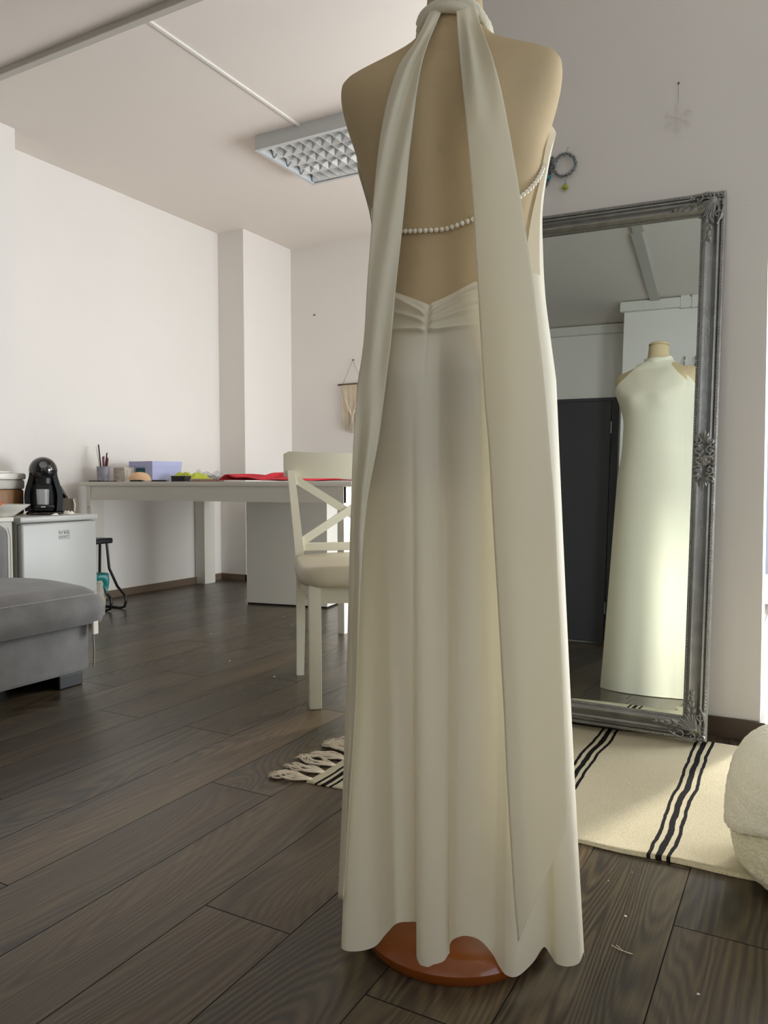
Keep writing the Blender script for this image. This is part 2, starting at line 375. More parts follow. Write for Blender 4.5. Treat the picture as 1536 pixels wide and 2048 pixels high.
# ---------------------------------------------------------------- dress form and dress
CX0, CY0, PSI = -.54, 1.236, radians(12.8)
def L2W(p): return Vector((CX0+p[0]*cos(PSI)-p[1]*sin(PSI), CY0+p[0]*sin(PSI)+p[1]*cos(PSI), p[2]))
def W2L(q):
    x, y = q[0]-CX0, q[1]-CY0; return Vector((x*cos(PSI)+y*sin(PSI), -x*sin(PSI)+y*cos(PSI), q[2]))
def only(px, py, ly):                # pixel -> local point on the local plane ly
    d = ray(px, py); n = Vector((-sin(PSI), cos(PSI), 0)); o = Vector((CX0, CY0, 0))
    t = (ly-(CAM-o).dot(n))/d.dot(n); return W2L(CAM+d*t)
def onz(px, py, z): return W2L(at(px, py, 2, z))
BODY = [  # z, half width, back, front, exponent
 (.78, .150, .105, .09, 2.0), (.86, .166, .122, .095, 2.0), (.94, .166, .130, .100, 2.0), (1.02, .150, .116, .098, 2.0), (1.10, .130, .097, .092, 2.1),
 (1.17, .122, .088, .092, 2.2), (1.24, .130, .092, .104, 2.3), (1.31, .149, .101, .124, 2.4), (1.37, .163, .108, .124, 2.5), (1.42, .179, .107, .104, 2.6),
 (1.455, .187, .100, .086, 2.7), (1.484, .188, .084, .066, 2.7), (1.494, .181, .076, .058, 2.6), (1.502, .166, .070, .054, 2.5), (1.517, .128, .064, .052, 2.2),
 (1.535, .086, .058, .051, 2.0), (1.553, .063, .053, .049, 2.0), (1.57, .052, .050, .047, 2.0), (1.60, .048, .048, .046, 2.0), (1.622, .046, .046, .044, 2.0)]
def se(a, wx, wy, n):                # superellipse point
    ca, sa = cos(a), sin(a); k = (abs(ca)**n+abs(sa)**n)**(-1/n); return k*ca*wx, k*sa*wy
def body(a, z, off=0):
    hw, bk, fr, n = interp(BODY, z); s = sin(a)
    mixf = sstep(-.25, .25, s); dep = bk*(1-mixf)+fr*mixf
    x, y = se(a, hw+off, dep+off, n)
    if s < 0:                        # spine hollow, shoulder blades, buttocks
        y += .010*exp(-(x/.03)**2)*sstep(1.0, 1.12, z)*(1-sstep(1.42, 1.54, z))
        y -= .009*(exp(-((abs(x)-.085)/.04)**2))*exp(-((z-1.40)/.07)**2)
        y -= .021*exp(-((abs(x)-.062)/.045)**2)*exp(-((z-.975)/.065)**2)
        y += .011*exp(-(x/.02)**2)*exp(-((z-.93)/.08)**2)
    else:                            # bust
        y += .010*exp(-((abs(x)-.065)/.04)**2)*exp(-((z-1.335)/.045)**2)
    x -= .009*sstep(1.2, 1.4, z)*(1-sstep(1.5, 1.58, z)); return Vector((x, y, z))
TAU = 2*pi
mann = empty('dress_form', (CX0, CY0, 0), PSI, 'beige linen tailor dress form seen from behind on round orange wooden base', 'dress form')
zs = [.78+(1.622-.78)*i/110 for i in range(111)]
P = [[body(TAU*j/96, z) for j in range(96)] for z in zs]
P.append([Vector((p.x*.9, p.y*.9, 1.627)) for p in P[-1]]); P.append([Vector((p.x*.02, p.y*.02, 1.629)) for p in P[-1]])
P.insert(0, [Vector((p.x*.02, p.y*.02, .78)) for p in P[0]])
MB().grid(P, closed_v=True).build('torso', M['form'], mann, smooth=True)
MB().lathe([(.0465, 1.6275), (.047, 1.633), (.040, 1.638), (.02, 1.640), (.001, 1.640)], 32).build('neck_cap', M['form'], mann, smooth=True)
MB().lathe([(.001, 0), (.156, 0), (.163, .010), (.164, .020), (.156, .032), (.132, .043), (.09, .052), (.04, .057), (.001, .058)], 64).build('wooden_base', M['wood'], mann, smooth='auto')
MB().tube([(0, 0, .05), (0, 0, .79)], .016, 16).build('pole', M['steel'], mann, smooth='auto')

gown = empty('halter_dress', (CX0, CY0, 0), PSI, 'ivory backless halter gown with long sashes and a pearl string across the back', 'dress')
ZH = .968
DR = [  # draped front profile z, half width, front depth
 (.80, .190, .150), (.93, .178, .137), (1.04, .164, .130), (1.12, .154, .130), (1.22, .150, .139), (1.32, .156, .147), (1.37, .166, .138)]
def drape(a, z):                     # dress surface above the hip: body at the back, loose at the front
    s = sin(a); b = body(a, z, .005)
    hw, fr = interp(DR, z); x, y = se(a, hw, fr, 2.2)
    g = sstep(-.12, .22, s)
    hb = interp(BODY, z)[0]+.005
    q = Vector((b.x*(1-g)+x*g, b.y*(1-g)+y*g, z))
    # side seam stands away from the waist on both sides
    k = sstep(-.6, -.05, s)*(1-g)
    if abs(x) > 1e-6: q.x += (hw*(1 if q.x > 0 else -1)*abs(cos(a))**.6-b.x)*k*.75
    return q
# hem control: body angle (deg), then hem point as pixel + height, or as local xy + height
HEM = []
def hpx(a, x, y, z): q = onz(x, y, z); HEM.append((a, q.x, q.y, z))
def hxy(a, x, y, z): HEM.append((a, x, y, z))
hxy(-178, -.200, .02, .03); hxy(-166, -.186, -.06, .03); hxy(-158, -.168, -.115, .03); hpx(-150, 684, 1897, .03); hpx(-144, 710, 1903, .03); hpx(-138, 748, 1894, .035)
hpx(-131, 772, 1868, .06); hpx(-124, 792, 1848, .085); hpx(-116, 815, 1844, .085); hpx(-107, 836, 1850, .08)
hpx(-103.5, 833, 1890, .045); hpx(-101, 834, 1922, .03); hpx(-98, 846, 1932, .028); hpx(-93, 866, 1934, .028); hpx(-88, 888, 1931, .028); hpx(-85, 898, 1918, .032)
hpx(-81, 900, 1888, .06); hpx(-76, 912, 1876, .075); hpx(-68, 935, 1872, .08); hpx(-60, 962, 1882, .07); hpx(-55, 985, 1908, .045); hpx(-51, 998, 1932, .03); hpx(-47, 1012, 1950, .022)
hpx(-41, 1036, 1952, .022); hpx(-36, 1066, 1925, .03); hpx(-31, 1088, 1894, .045); hpx(-28, 1100, 1908, .032); hpx(-24, 1113, 1927, .026); hpx(-19, 1136, 1933, .025); hpx(-13, 1158, 1926, .026); hpx(-7, 1167, 1905, .03)
hxy(2, .226, -.02, .003); hxy(14, .220, .04, .003); hxy(32, .19, .11, .003); hxy(52, .125, .158, .003); hxy(70, .06, .185, .003); hxy(90, 0, .19, .003); hxy(112, -.065, .187, .003); hxy(132, -.13, .158, .003); hxy(152, -.185, .11, .003); hxy(168, -.2, .06, .003)
HEM.sort(); HT = [(a-360, x, y, z) for a, x, y, z in HEM[-3:]]+HEM+[(a+360, x, y, z) for a, x, y, z in HEM[:3]]
def ztop(a):
    s = sin(a); x = drape(a, 1.11).x
    if s < 0:
        ax = abs(x+.021); v = 1.083+.034*min(1, ax/.072)+.024*sstep(.072, .15, ax)
        return v
    return 1.139-.004*sstep(0, .5, s)
def gather(p):                       # ruching: long soft folds running into the centre back seam
    x, z = p.x+.021, p.z
    ax = abs(x); d = 0
    F = ((1.0735, .030, .003), (1.0615, .042, .0105), (1.0505, .026, .0105), (1.040, .006, .008)) if x > 0 else ((1.074, .038, .0035), (1.062, .048, .0095), (1.0505, .033, .0095), (1.0395, .010, .008))
    A = sstep(0, .010, ax)*(1-sstep(.045, .12, ax))
    for zc, sl, amp in F:
        c = zc+sl*(ax/.08)**.85; d += amp*A*exp(-((z-c)/(.0036+.035*ax))**2)
    d += .006*exp(-(ax/.03)**2)*sstep(1.03, 1.045, z)
    d -= .0035*exp(-(ax/.003)**2)*sstep(1.03, 1.05, z)
    d -= .0012*exp(-(ax/.0015)**2)*(1-sstep(1.03, 1.05, z))*sstep(.86, .9, z)
    return d
NU, NV = 480, 190
rows = []
for i in range(NV+1):
    row = []
    for j in range(NU):
        a = -pi+TAU*j/NU; adeg = math.degrees(a); zt = ztop(a)
        hx, hy, hz = interp(HT, adeg)
        v = i/NV
        vv = v*1.0
        # half of the rows above the hip, half below
        if v < .55:
            z = zt+(ZH-zt)*(v/.55); p = drape(a, z)
            p.y -= gather(p) if sin(a) < 0 else 0
        else:
            t = (v-.55)/.45; b = drape(a, ZH); b2 = b
            q = Vector((hx, hy, hz)); tt = t
            e = tt*(1-.12*(1-tt))    # starts tangent to the body, then falls straight
            p = Vector((b.x+(q.x-b.x)*e, b.y+(q.y-b.y)*e, b.z+(q.z-b.z)*tt))
        row.append(p)
    rows.append(row)
sk = MB().grid(rows, closed_v=True).build('skirt', M['dress'], gown, smooth=True)
# bodice: front panel from waist to neck
BH = [(1.10, 96), (1.20, 93), (1.28, 92), (1.32, 90), (1.35, 88), (1.38, 78), (1.41, 60), (1.44, 45), (1.47, 34), (1.495, 30), (1.512, 34), (1.525, 46), (1.54, 85)]
rows = []
for i in range(81):
    z = 1.10+(1.54-1.10)*i/80; hwa = interp(BH, z)[0]; row = []
    for j in range(97):
        u = -1+2*j/96; a = pi/2+radians(hwa)*u
        if z < 1.40:
            p = drape(a, z); k = sstep(1.18, 1.40, z); b = body(a, z, .011); p = Vector((p.x*(1-k)+b.x*k, p.y*(1-k)+b.y*k, z))
        else: p = body(a, z, .011)
        # soft pulls from armpit to neck
        if z > 1.2: p.y += .0035*sin(26*abs(p.x)-30*(z-1.3))*sstep(1.25, 1.4, z)*(1-sstep(1.5, 1.56, z))*sstep(.02, .09, abs(p.x))
        row.append(p)
    rows.append(row)
MB().grid(rows).build('bodice', M['dress'], gown, smooth=True)
# neck band, gathered, higher at the back where the sashes are pulled through
rows = []
for j in range(97):
    a = TAU*j/96; s = sin(a); zc = 1.556-.016*s+.006*exp(-((s+1)/.3)**2)
    rx, ry = .060, .060
    r = []
    for q in range(16):
        b = TAU*q/16; wv = .0012*sin(34*a+3*sin(b))
        rr = .0055+wv; r.append(((rx+rr*cos(b))*cos(a), (ry+rr*cos(b))*s, zc+(.014 if s > 0 else .010)*sin(b)+.002*sin(5*a)))
    rows.append(r)
MB().grid(rows, closed_v=True).build('neck_band', M['dress'], gown, smooth=True)
for n_, amp in ((0, 1), (1, -1)):    # two twisted folds over the band at the back of the neck
    pts = []; rad = []
    for q in range(25):
        t = q/24; a = radians(-155+130*t); pts.append((cos(a)*.059-.002, sin(a)*.060+.001, 1.566+.010*sin(pi*t)+amp*(.006*cos(pi*t*1.4)))); rad.append(.0065+.003*sin(pi*t))
    MB().tube(pts, rad, 10).build('neck_twist', M['dress'], gown, smooth=True)
# sashes
def sash(Lp, Rp, name, lyfun, rip):
    ys = [Lp[0][1]+(Lp[-1][1]-Lp[0][1])*i/140 for i in range(141)]
    LT = [(y, x) for x, y in Lp]; RT = [(y, x) for x, y in Rp]
    rows = []
    for i, y in enumerate(ys):
        t = i/140; yl = y; yr = Rp[0][1]+(Rp[-1][1]-Rp[0][1])*t
        xl, xr = interp(LT, yl)[0], interp(RT, yr)[0]; row = []
        for j in range(25):
            u = j/24; px, py = xl+(xr-xl)*u, yl+(yr-yl)*u
            row.append(only(px, py, lyfun(t, u)+rip(t, u)))
        rows.append(row)
    o = MB().grid(rows).build(name, M['dress'], gown, smooth=True)
    sm = o.modifiers.new('thickness', 'SOLIDIFY'); sm.thickness = .0016; sm.offset = 0
    return o
# left sash: pixels of its two edges
LL = [(864, 14), (832, 80), (800, 128), (778, 190), (765, 250), (755, 320), (747, 400), (741, 480), (735, 560), (728, 680), (715, 780), (706, 900), (700, 1100), (695, 1300), (687, 1550), (681, 1700), (677, 1796)]
LR = [(886, 18), (858, 80), (843, 128), (833, 190), (825, 250), (817, 320), (810, 400), (802, 480), (793, 560), (782, 680), (770, 780), (757, 880), (735, 1000), (722, 1150), (712, 1400), (696, 1650), (688, 1800)]
LYL = [(0, -.054), (.012, -.066), (.035, -.098), (.06, -.116), (.12, -.134), (.25, -.138), (.38, -.142), (.5, -.150), (.62, -.146), (.8, -.150), (1, -.155)]
sash(LL, LR, 'sash', lambda t, u: interp(LYL, t)[0]+(.035*(1-u))*sstep(.45, .8, t), lambda t, u: -.004*sin(u*pi)+.008*sin(u*9+t*22)*(1-sstep(.06, .3, t)*.75)*sstep(0, .04, t)+.004*sin(u*9-t*14)*sstep(.3, .5, t))
RL = [(912, 12), (917, 80), (922, 140), (930, 220), (938, 310), (945, 400), (951, 500), (957, 600), (963, 700), (970, 810), (978, 900), (986, 1050), (994, 1180), (1001, 1300), (1008, 1430), (1014, 1560), (1022, 1700), (1030, 1820), (1036, 1884)]
RR = [(948, 8), (968, 70), (985, 115), (1003, 185), (1018, 260), (1032, 340), (1045, 420), (1057, 500), (1069, 590), (1079, 680), (1088, 760), (1098, 880), (1108, 1000), (1114, 1130), (1121, 1280), (1127, 1420), (1131, 1540), (1134, 1610), (1134, 1655)]
LYR = [(0, -.054), (.012, -.068), (.035, -.100), (.06, -.118), (.12, -.136), (.25, -.140), (.38, -.146), (.5, -.156), (.65, -.158), (.8, -.165), (1, -.182)]
sash(RL, RR, 'sash', lambda t, u: interp(LYR, t)[0]+.018*u*sstep(.3, .7, t), lambda t, u: -.006*sin(u*pi)*sstep(.02, .2, t)+.009*sin(u*10+t*16)*(1-sstep(.03, .16, t))*sstep(0, .03, t)+.003*sin(u*5+t*6)*sstep(.2, .4, t))
# string of pearls
bead = None; xs = []; x = -.150
prev = None; n = 0; t = 0
def pearl(t):                        # t in -1..1 around the back
    a = radians(-90+t*93); z = 1.206+.098*abs(t+.12)**2.1; p = body(a, z, .0042); return p
tt = -1.0; lastp = None
while tt <= .985:
    p = pearl(tt)
    if lastp is None or (p-lastp).length >= .0086:
        if bead is None: bead = MB().ball((0, 0, 0), .0042, 12).build('pearl', M['pearl'], gown, smooth=True); o = bead
        else: o = bead.copy(); COL.objects.link(o); o.parent = gown
        o.location = p; lastp = p
    tt += .0015

# ---------------------------------------------------------------- mirror
TH, PH = radians(4.0), radians(2)
nrm = Vector((sin(PH)*cos(TH), -cos(PH)*cos(TH), sin(TH))); upv = (Vector((0, 0, 1))-nrm*nrm.z).normalized()
roll_m = radians(-.9); upv = (upv*cos(roll_m) - nrm.cross(upv)*sin(roll_m)*-1).normalized()
rt = upv.cross(nrm)*-1
if rt.x < 0: rt = -rt
upv = -rt.cross(nrm) if rt.cross(nrm).z < 0 else rt.cross(nrm)
mr_ = empty('leaning_mirror', (0, 0, 0), 0, 'tall mirror in ornate antique silver frame leaning on the wall', 'mirror')
MW, MH, FW = .80, 1.664, .069
mm_ = Matrix((rt, -nrm, upv)).transposed().to_4x4(); mm_.translation = Vector((-.252, 2.459, .016)); mr_.matrix_world = mm_
# local: x from -MW to 0, z 0..MH, -y towards the room
prof = [(0, .024), (0, -.004), (.004, -.008), (.010, -.008), (.012, -.003), (.016, -.010), (.021, -.012), (.024, -.004), (.030, -.001), (.038, -.006), (.045, -.014), (.053, -.016), (.060, -.010), (.063, -.002), (.066, -.002), (.069, .002), (.069, .016)]
def side(a, b, inx, inz, name):      # mitred moulding from corner a to b
    rows = []
    for cpt, sx in ((a, 1), (b, -1)):
        r = []
        for d_, y_ in prof:
            dx = inx*d_ if inx else sx*d_*(1 if b[0] > a[0] else -1); dz = inz*d_ if inz else sx*d_*(1 if b[1] > a[1] else -1)
            r.append((cpt[0]+dx, y_, cpt[1]+dz))
        rows.append(r)
    o = MB().grid(rows).build(name, M['frame'], mr_, smooth='auto'); return o
side((-MW, 0), (0, 0), 0, 1, 'frame_rail'); side((-MW, MH), (0, MH), 0, -1, 'frame_rail')
side((-MW, 0), (-MW, MH), 1, 0, 'frame_stile'); side((0, 0), (0, MH), -1, 0, 'frame_stile')
MB().box(-MW+.01, .018, .01, -.01, .026, MH-.01).build('backing_board', M['brown'], mr_)
bv = .024; ix0, ix1, iz0, iz1 = -MW+FW, -FW, FW, MH-FW
MB().grid([[(ix0+bv, .005, iz0+bv), (ix1-bv, .005, iz0+bv)], [(ix0+bv, .005, iz1-bv), (ix1-bv, .005, iz1-bv)]]).build('mirror_glass', M['mirror'], mr_)
O = [(ix0, iz0), (ix1, iz0), (ix1, iz1), (ix0, iz1)]; I = [(ix0+bv, iz0+bv), (ix1-bv, iz0+bv), (ix1-bv, iz1-bv), (ix0+bv, iz1-bv)]
for i in range(4):
    a, b = i, (i+1) % 4
    MB().grid([[(O[a][0], .00475, O[a][1]), (O[b][0], .00475, O[b][1])], [(I[a][0], .005, I[a][1]), (I[b][0], .005, I[b][1])]]).build('bevelled_edge', M['mirror'], mr_)
# beading along the outer and inner edges
for dd, yy, r, st in ((.0065, -.0095, .0024, .0105), (.0645, -.004, .0022, .0075)):
    b = MB(); x = -MW+dd; X1 = -dd; Z1 = MH-dd
    import itertools
    nx = int((MW-2*dd)/st); nz = int((MH-2*dd)/st)
    pts = [(-MW+dd+(MW-2*dd)*i/nx, z) for i in range(nx+1) for z in (dd, Z1)]+[(xx, dd+(MH-2*dd)*i/nz) for i in range(1, nz) for xx in (-MW+dd, X1)]
    for px, pz in pts:
        n0 = len(b.v); b.v += [Vector((px-r, yy+r*.6, pz)), Vector((px+r, yy+r*.6, pz)), Vector((px, yy+r*.6, pz-r)), Vector((px, yy+r*.6, pz+r)), Vector((px, yy-r, pz))]
        b.f += [(n0, n0+2, n0+4), (n0+2, n0+1, n0+4), (n0+1, n0+3, n0+4), (n0+3, n0, n0+4)]
    tag(b.build('beading', M['frame'], mr_), kind='stuff')
def scroll(b, cx, cz, r, a0, turns, sgn, th, y=-.018):
    pts = []; rad = []
    for i in range(22):
        t = i/21; a = a0+sgn*turns*TAU*t; rr = r*(1-.8*t); pts.append((cx+rr*cos(a), y-.004*sin(pi*t), cz+rr*sin(a))); rad.append(th*(1-.55*t))
    b.tube(pts, rad, 6)
def leaf(b, x, z, ang, ln, wd, y=-.016):
    rows = []
    for i in range(7):
        t = i/6; w_ = wd*sin(pi*min(1, t*1.02))**.8+.0004
        cx, cz = x+cos(ang)*ln*t, z+sin(ang)*ln*t
        rows.append([(cx-sin(ang)*w_*k, y-.006*(1-abs(k))*sin(pi*t)-.002, cz+cos(ang)*w_*k) for k in (-1, -.5, 0, .5, 1)])
    b.grid(rows)
def corner(cx, cz, sx, sz):
    b = MB(); Y = -.014
    def T(x, z): return cx+sx*x, cz+sz*z
    R2 = random.Random(7)
    def sc(x, z, r, a, tr, sg, th, y=Y):
        X, Z = T(x, z); A = a if sx > 0 else pi-a; s2 = sg*sx
        if sz < 0: A = -A; s2 = -s2
        scroll(b, X, Z, r, A, tr, s2, th, y)
    def lf(x, z, a, ln, wd, y=Y):
        X, Z = T(x, z); A = a if sx > 0 else pi-a
        if sz < 0: A = -A
        leaf(b, X, Z, A, ln, wd, y)
    # x, z measured inwards from the outer corner
    X, Z = T(.036, .036); b.ball((X, Y+.006, Z), .02, 10, .55, Matrix.Rotation(pi/2, 4, 'X'))
    sc(.012, .012, .010, 0, 1.2, 1, .0028); sc(.014, .040, .012, 1.2, 1.1, -1, .003); sc(.040, .014, .012, .3, 1.1, 1, .003)
    sc(.020, .075, .016, 1.6, 1.15, 1, .003); sc(.075, .020, .016, 0, 1.15, -1, .003); sc(.05, .058, .013, 1, 1.2, 1, .0026); sc(.058, .046, .012, .4, 1.2, -1, .0026)
    b.tube([T(.008, .03)[0:1]+(Y-.004,)+T(.008, .03)[1:], T(.005, .055)[0:1]+(Y-.005,)+T(.005, .055)[1:], T(.012, .085)[0:1]+(Y-.004,)+T(.012, .085)[1:], T(.022, .105)[0:1]+(Y-.003,)+T(.022, .105)[1:]], .0028, 6)
    b.tube([T(.03, .008)[0:1]+(Y-.004,)+T(.03, .008)[1:], T(.055, .005)[0:1]+(Y-.005,)+T(.055, .005)[1:], T(.085, .012)[0:1]+(Y-.004,)+T(.085, .012)[1:], T(.105, .022)[0:1]+(Y-.003,)+T(.105, .022)[1:]], .0028, 6)
    for i in range(9):
        a = radians(8+i*9.5); lf(.03, .03, a, .052+.008*(i % 2), .0055)
    for i in range(4):
        lf(.045, .078+i*.019, pi/2-.5+.25*i, .030-.003*i, .006); lf(.045, .078+i*.019, pi/2+.5-.2*i, .028-.003*i, .006)
        lf(.078+i*.019, .045, .5-.2*i, .030-.003*i, .006); lf(.078+i*.019, .045, -.5+.2*i, .028-.003*i, .006)
        sc(.05, .088+i*.02, .007, 1+i, 1.1, 1 if i % 2 else -1, .002); sc(.088+i*.02, .05, .007, 1+i, 1.1, 1 if i % 2 else -1, .002)
    b.build('corner_ornament', M['frame'], mr_, smooth='auto')
for cx, cz, sx, sz in ((0, 0, -1, 1), (0, MH, -1, -1), (-MW, 0, 1, 1), (-MW, MH, 1, -1)): corner(cx, cz, sx, sz)
for xx in (-FW/2, -MW+FW/2):         # carved bosses halfway up the stiles
    b = MB(); zc = .845; s = 1 if xx > -.4 else -1
    for i, (dx, dz) in enumerate([(-.016, .03), (.016, .03), (-.016, -.03), (.016, -.03), (-.012, 0), (.012, 0), (-.018, .058), (.018, .058), (-.018, -.056), (.018, -.056)]):
        scroll(b, xx+dx, zc+dz, .013-.003*(abs(dz) > .05), i*1.3, 1.2, 1 if i % 2 else -1, .0032, -.020)
    for i in range(10): leaf(b, xx+.012, zc-.06+i*.012, -.4+.1*i, .020, .004); leaf(b, xx-.012, zc-.06+i*.012, pi+.4-.1*i, .020, .004)
    for i in range(5): leaf(b, xx, zc+.05, pi/2-.6+.3*i, .045-.008*abs(i-2), .005); leaf(b, xx, zc-.05, -pi/2-.6+.3*i, .04-.008*abs(i-2), .005)
    b.ball((xx, -.01, zc), .018, 10, .5, Matrix.Rotation(pi/2, 4, 'X'))
    b.build('side_ornament', M['frame'], mr_, smooth='auto')

# ---------------------------------------------------------------- rug
rg = empty('striped_rug', (-.28, 2.07, 0), 0, 'cream woven cotton rug with black stripes and a fringe under the mirror', 'rug')
RX0, RX1, RY0, RY1 = -.872, .95, -.40, .42
def rz(x, y):
    return .006+.0025*sin(9*x+3*y)+.002*sin(14*y+4*x)+.004*exp(-((y-RY0)/.03)**2)*(.5+.5*sin(11*x+1))*(x > -.2)
rows = []; low = []
for i in range(181):
    x = RX0+(RX1-RX0)*i/180
    row = []
    e0 = RY0+.004*sin(9*x)+.0025*sin(31*x); e1 = RY1+.005*sin(7*x+2)
    row = [(x, e0, .001)]+[(x, e0+(e1-e0)*j/60, rz(x, e0+(e1-e0)*j/60)) for j in range(61)]+[(x, e1, .001)]
    rows.append(row)
MB().grid(rows).build('woven_field', M['rug'], rg, smooth=True)
rf = random.Random(11)
for q in range(15):                  # tassels of the left end
    y = RY0+.015+q*(RY1-RY0-.03)/14; ang = pi+rf.uniform(-.35, .35) + (.25 if q < 2 else 0); ln = rf.uniform(.10, .135); b = MB()
    for s in range(11):
        da = rf.uniform(-.16, .16); pts = []; off = rf.uniform(-.012, .012); ph = rf.uniform(0, 6)
        for i in range(9):
            t = i/8; a = ang+da*sin(pi*t*.9)+.17*sin(6*t+ph)
            r = ln*t*rf.uniform(.97, 1.03)
            spread = off*(.3+1.6*sin(pi*t))
            pts.append((RX0+.004+cos(a)*r, y+sin(a)*r+spread, .004+.005*abs(sin(4*t+ph))*t+.003*sin(pi*t)))
        b.tube(pts, [.0027]*8+[.0009], 5)
    for s in range(5):
        a = ang+rf.uniform(-1.2, 1.2); ex, ey = RX0+cos(ang)*ln*.9, y+sin(ang)*ln*.9
        b.tube([(ex, ey, .005), (ex+cos(a)*.012, ey+sin(a)*.012, .009), (ex+cos(a)*.02, ey+sin(a)*.02, .003)], [.0014, .001, .0005], 4)
    b.build('tassel', M['rope'], rg, smooth=True)

# ---------------------------------------------------------------- pouf
pc = (.075, 1.74); PR = .205
pf_ = empty('boucle_pouf', (pc[0], pc[1], .010), 0, 'round cream boucle pouf with fluffy padded lid on the right edge of the rug', 'pouf')
rows = []
for i, (r, z) in enumerate([(.02, .002), (.15, .002), (.178, .006), (.197, .03), (.204, .07), (.204, .11), (.200, .15), (.190, .19), (.02, .19)]):
    rows.append([(r*cos(TAU*j/160), r*sin(TAU*j/160), z) for j in range(160)])
rows2 = []
fine = []
for i in range(60):
    t = i/59*8; k0 = min(7, int(t)); f = t-k0
    rows2.append([Vector(rows[k0][j]).lerp(Vector(rows[k0+1][j]), f) for j in range(160)])
for i, r in enumerate(rows2):
    for j, p in enumerate(r):
        rr = sqrt(p.x**2+p.y**2)
        if rr > .15: k = 1+.008*sin(TAU*j/160*34+p.z*150); p.x *= k; p.y *= k
MB().grid(rows2, closed_v=True).build('body', M['boucle2'], pf_, smooth=True)
rows = []; rp = random.Random(3)
for i in range(40):
    t = i/39; row = []
    for j in range(160):
        a = TAU*j/160
        low = .118+.035*sin(a+2.2)+.012*sin(3*a+1)
        if t < .15: q = t/.15; r = .196+.02*q; z = low+.012-.012*q
        else:
            q = (t-.15)/.85; th = q*pi/2
            r = .216*cos(th)**.38 if th < pi/2-1e-3 else .001; z = low+(.285-low)*sin(th)**.75
        k = 1+.012*sin(a*23+z*90)*sin(a*17-z*60); row.append((r*k*cos(a), r*k*sin(a), z+.002*sin(40*a+30*r)))
    rows.append(row)
MB().grid(rows, closed_v=True).build('padded_lid', M['boucle'], pf_, smooth=True)

# ---------------------------------------------------------------- ceiling light
cl = empty('ceiling_light', (-2.84, 3.625, ZC-.08), 0, 'surface-mounted office ceiling light with shiny grid louvre, switched off', 'ceiling light')
LX, LY, LZ = 1.25, .60, .08; t_ = .012
MB().box(0, 0, 0, LX, t_, LZ).box(0, LY-t_, 0, LX, LY, LZ).box(0, t_, 0, t_, LY-t_, LZ).box(LX-t_, t_, 0, LX, LY-t_, LZ).box(t_, t_, LZ-.006, LX-t_, LY-t_, LZ).build('housing', M['lamp'], cl)
MB().box(-.003, -.003, -.004, LX+.003, .02, .002).box(-.003, LY-.02, -.004, LX+.003, LY+.003, .002).box(-.003, .02, -.004, .02, LY-.02, .002).box(LX-.02, .02, -.004, LX+.003, LY-.02, .002).build('rim', M['lamp'], cl)
for i in range(4):
    yc = .02+.14*(i+.5); MB().tube([(.03, yc, .055), (LX-.03, yc, .055)], .013, 12).build('lamp_tube', M['tube'], cl, smooth='auto')
for i in range(5):
    y = .02+.14*i; w0 = .026 if 0 < i < 4 else .013
    c0 = y if 0 < i < 4 else (y+.013 if i == 0 else y-.013)
    MB().prism([(-.003, .0), (.003, .0), (w0, .05), (-w0, .05)], .02, LX-.02, Matrix.Translation((0, c0, 0)) @ Matrix.Rotation(-pi/2, 4, 'Z')).build('reflector', M['louvre'], cl)
bl = None; NB = 18
for i in range(4):
    for j in range(1, NB):
        x = .02+(LX-.04)*j/NB; yc = .02+.14*(i+.5)
        if bl is None: bl = MB().prism([(-.002, .0), (.002, .0), (.012, .036), (-.012, .036)], -.066, .066).build('louvre_blade', M['louvre'], cl); o = bl
        else: o = bl.copy(); COL.objects.link(o); o.parent = cl
        o.location = (x, yc, .001)

# ---------------------------------------------------------------- desk
dk = empty('work_table', (-4.12, 3.4, 0), 0, 'long white laminate cutting table against the left wall', 'table')
DL, DD = 2.06, 1.25
MB().bbox(0, 0, .773, DL, DD, .80, .002).build('table_top', M['desk'], dk, smooth='auto')
MB().box(.115, .006, .686, DL-.05, .026, .773).build('apron', M['desk'], dk); MB().box(.1, DD-.03, .686, DL-.05, DD-.01, .773).build('apron', M['desk'], dk)
MB().bbox(.072, .004, 0, .112, .11, .773, .0015).build('leg', M['desk'], dk)
MB().bbox(-.085, DD-.08, 0, .012, DD+.04, .773, .0015).build('leg', M['desk'], dk)
MB().bbox(DL-.09, .004, 0, DL-.05, .11, .773, .0015).build('leg', M['desk'], dk); MB().bbox(DL-.09, DD-.1, 0, DL-.05, DD-.01, .773, .0015).build('leg', M['desk'], dk)
bp_ = MB().box(0, 0, .012, .573, .018, .771).box(.018, .32, .012, .573, .338, .771).box(.555, .018, .012, .573, .32, .771).box(0, .018, .012, .018, .32, .771).build('pedestal', M['desk'], dk)
bp_.location = (-3.195+4.12, 3.951-3.4, 0); bp_.rotation_euler = (0, 0, radians(9))
MB().box(.005, .004, 0, .565, .33, .012).build('plinth', M['black'], bp_)
MB().tube([(.0, -.002, .64), (0, .001, .64)], .004, 8).build('screw', M['grey'], dk).location = (.09, .004, 0)
ZT = .8
def onT(px, Y): q = at(px, 963, 1, Y); return q.x, Y, ZT
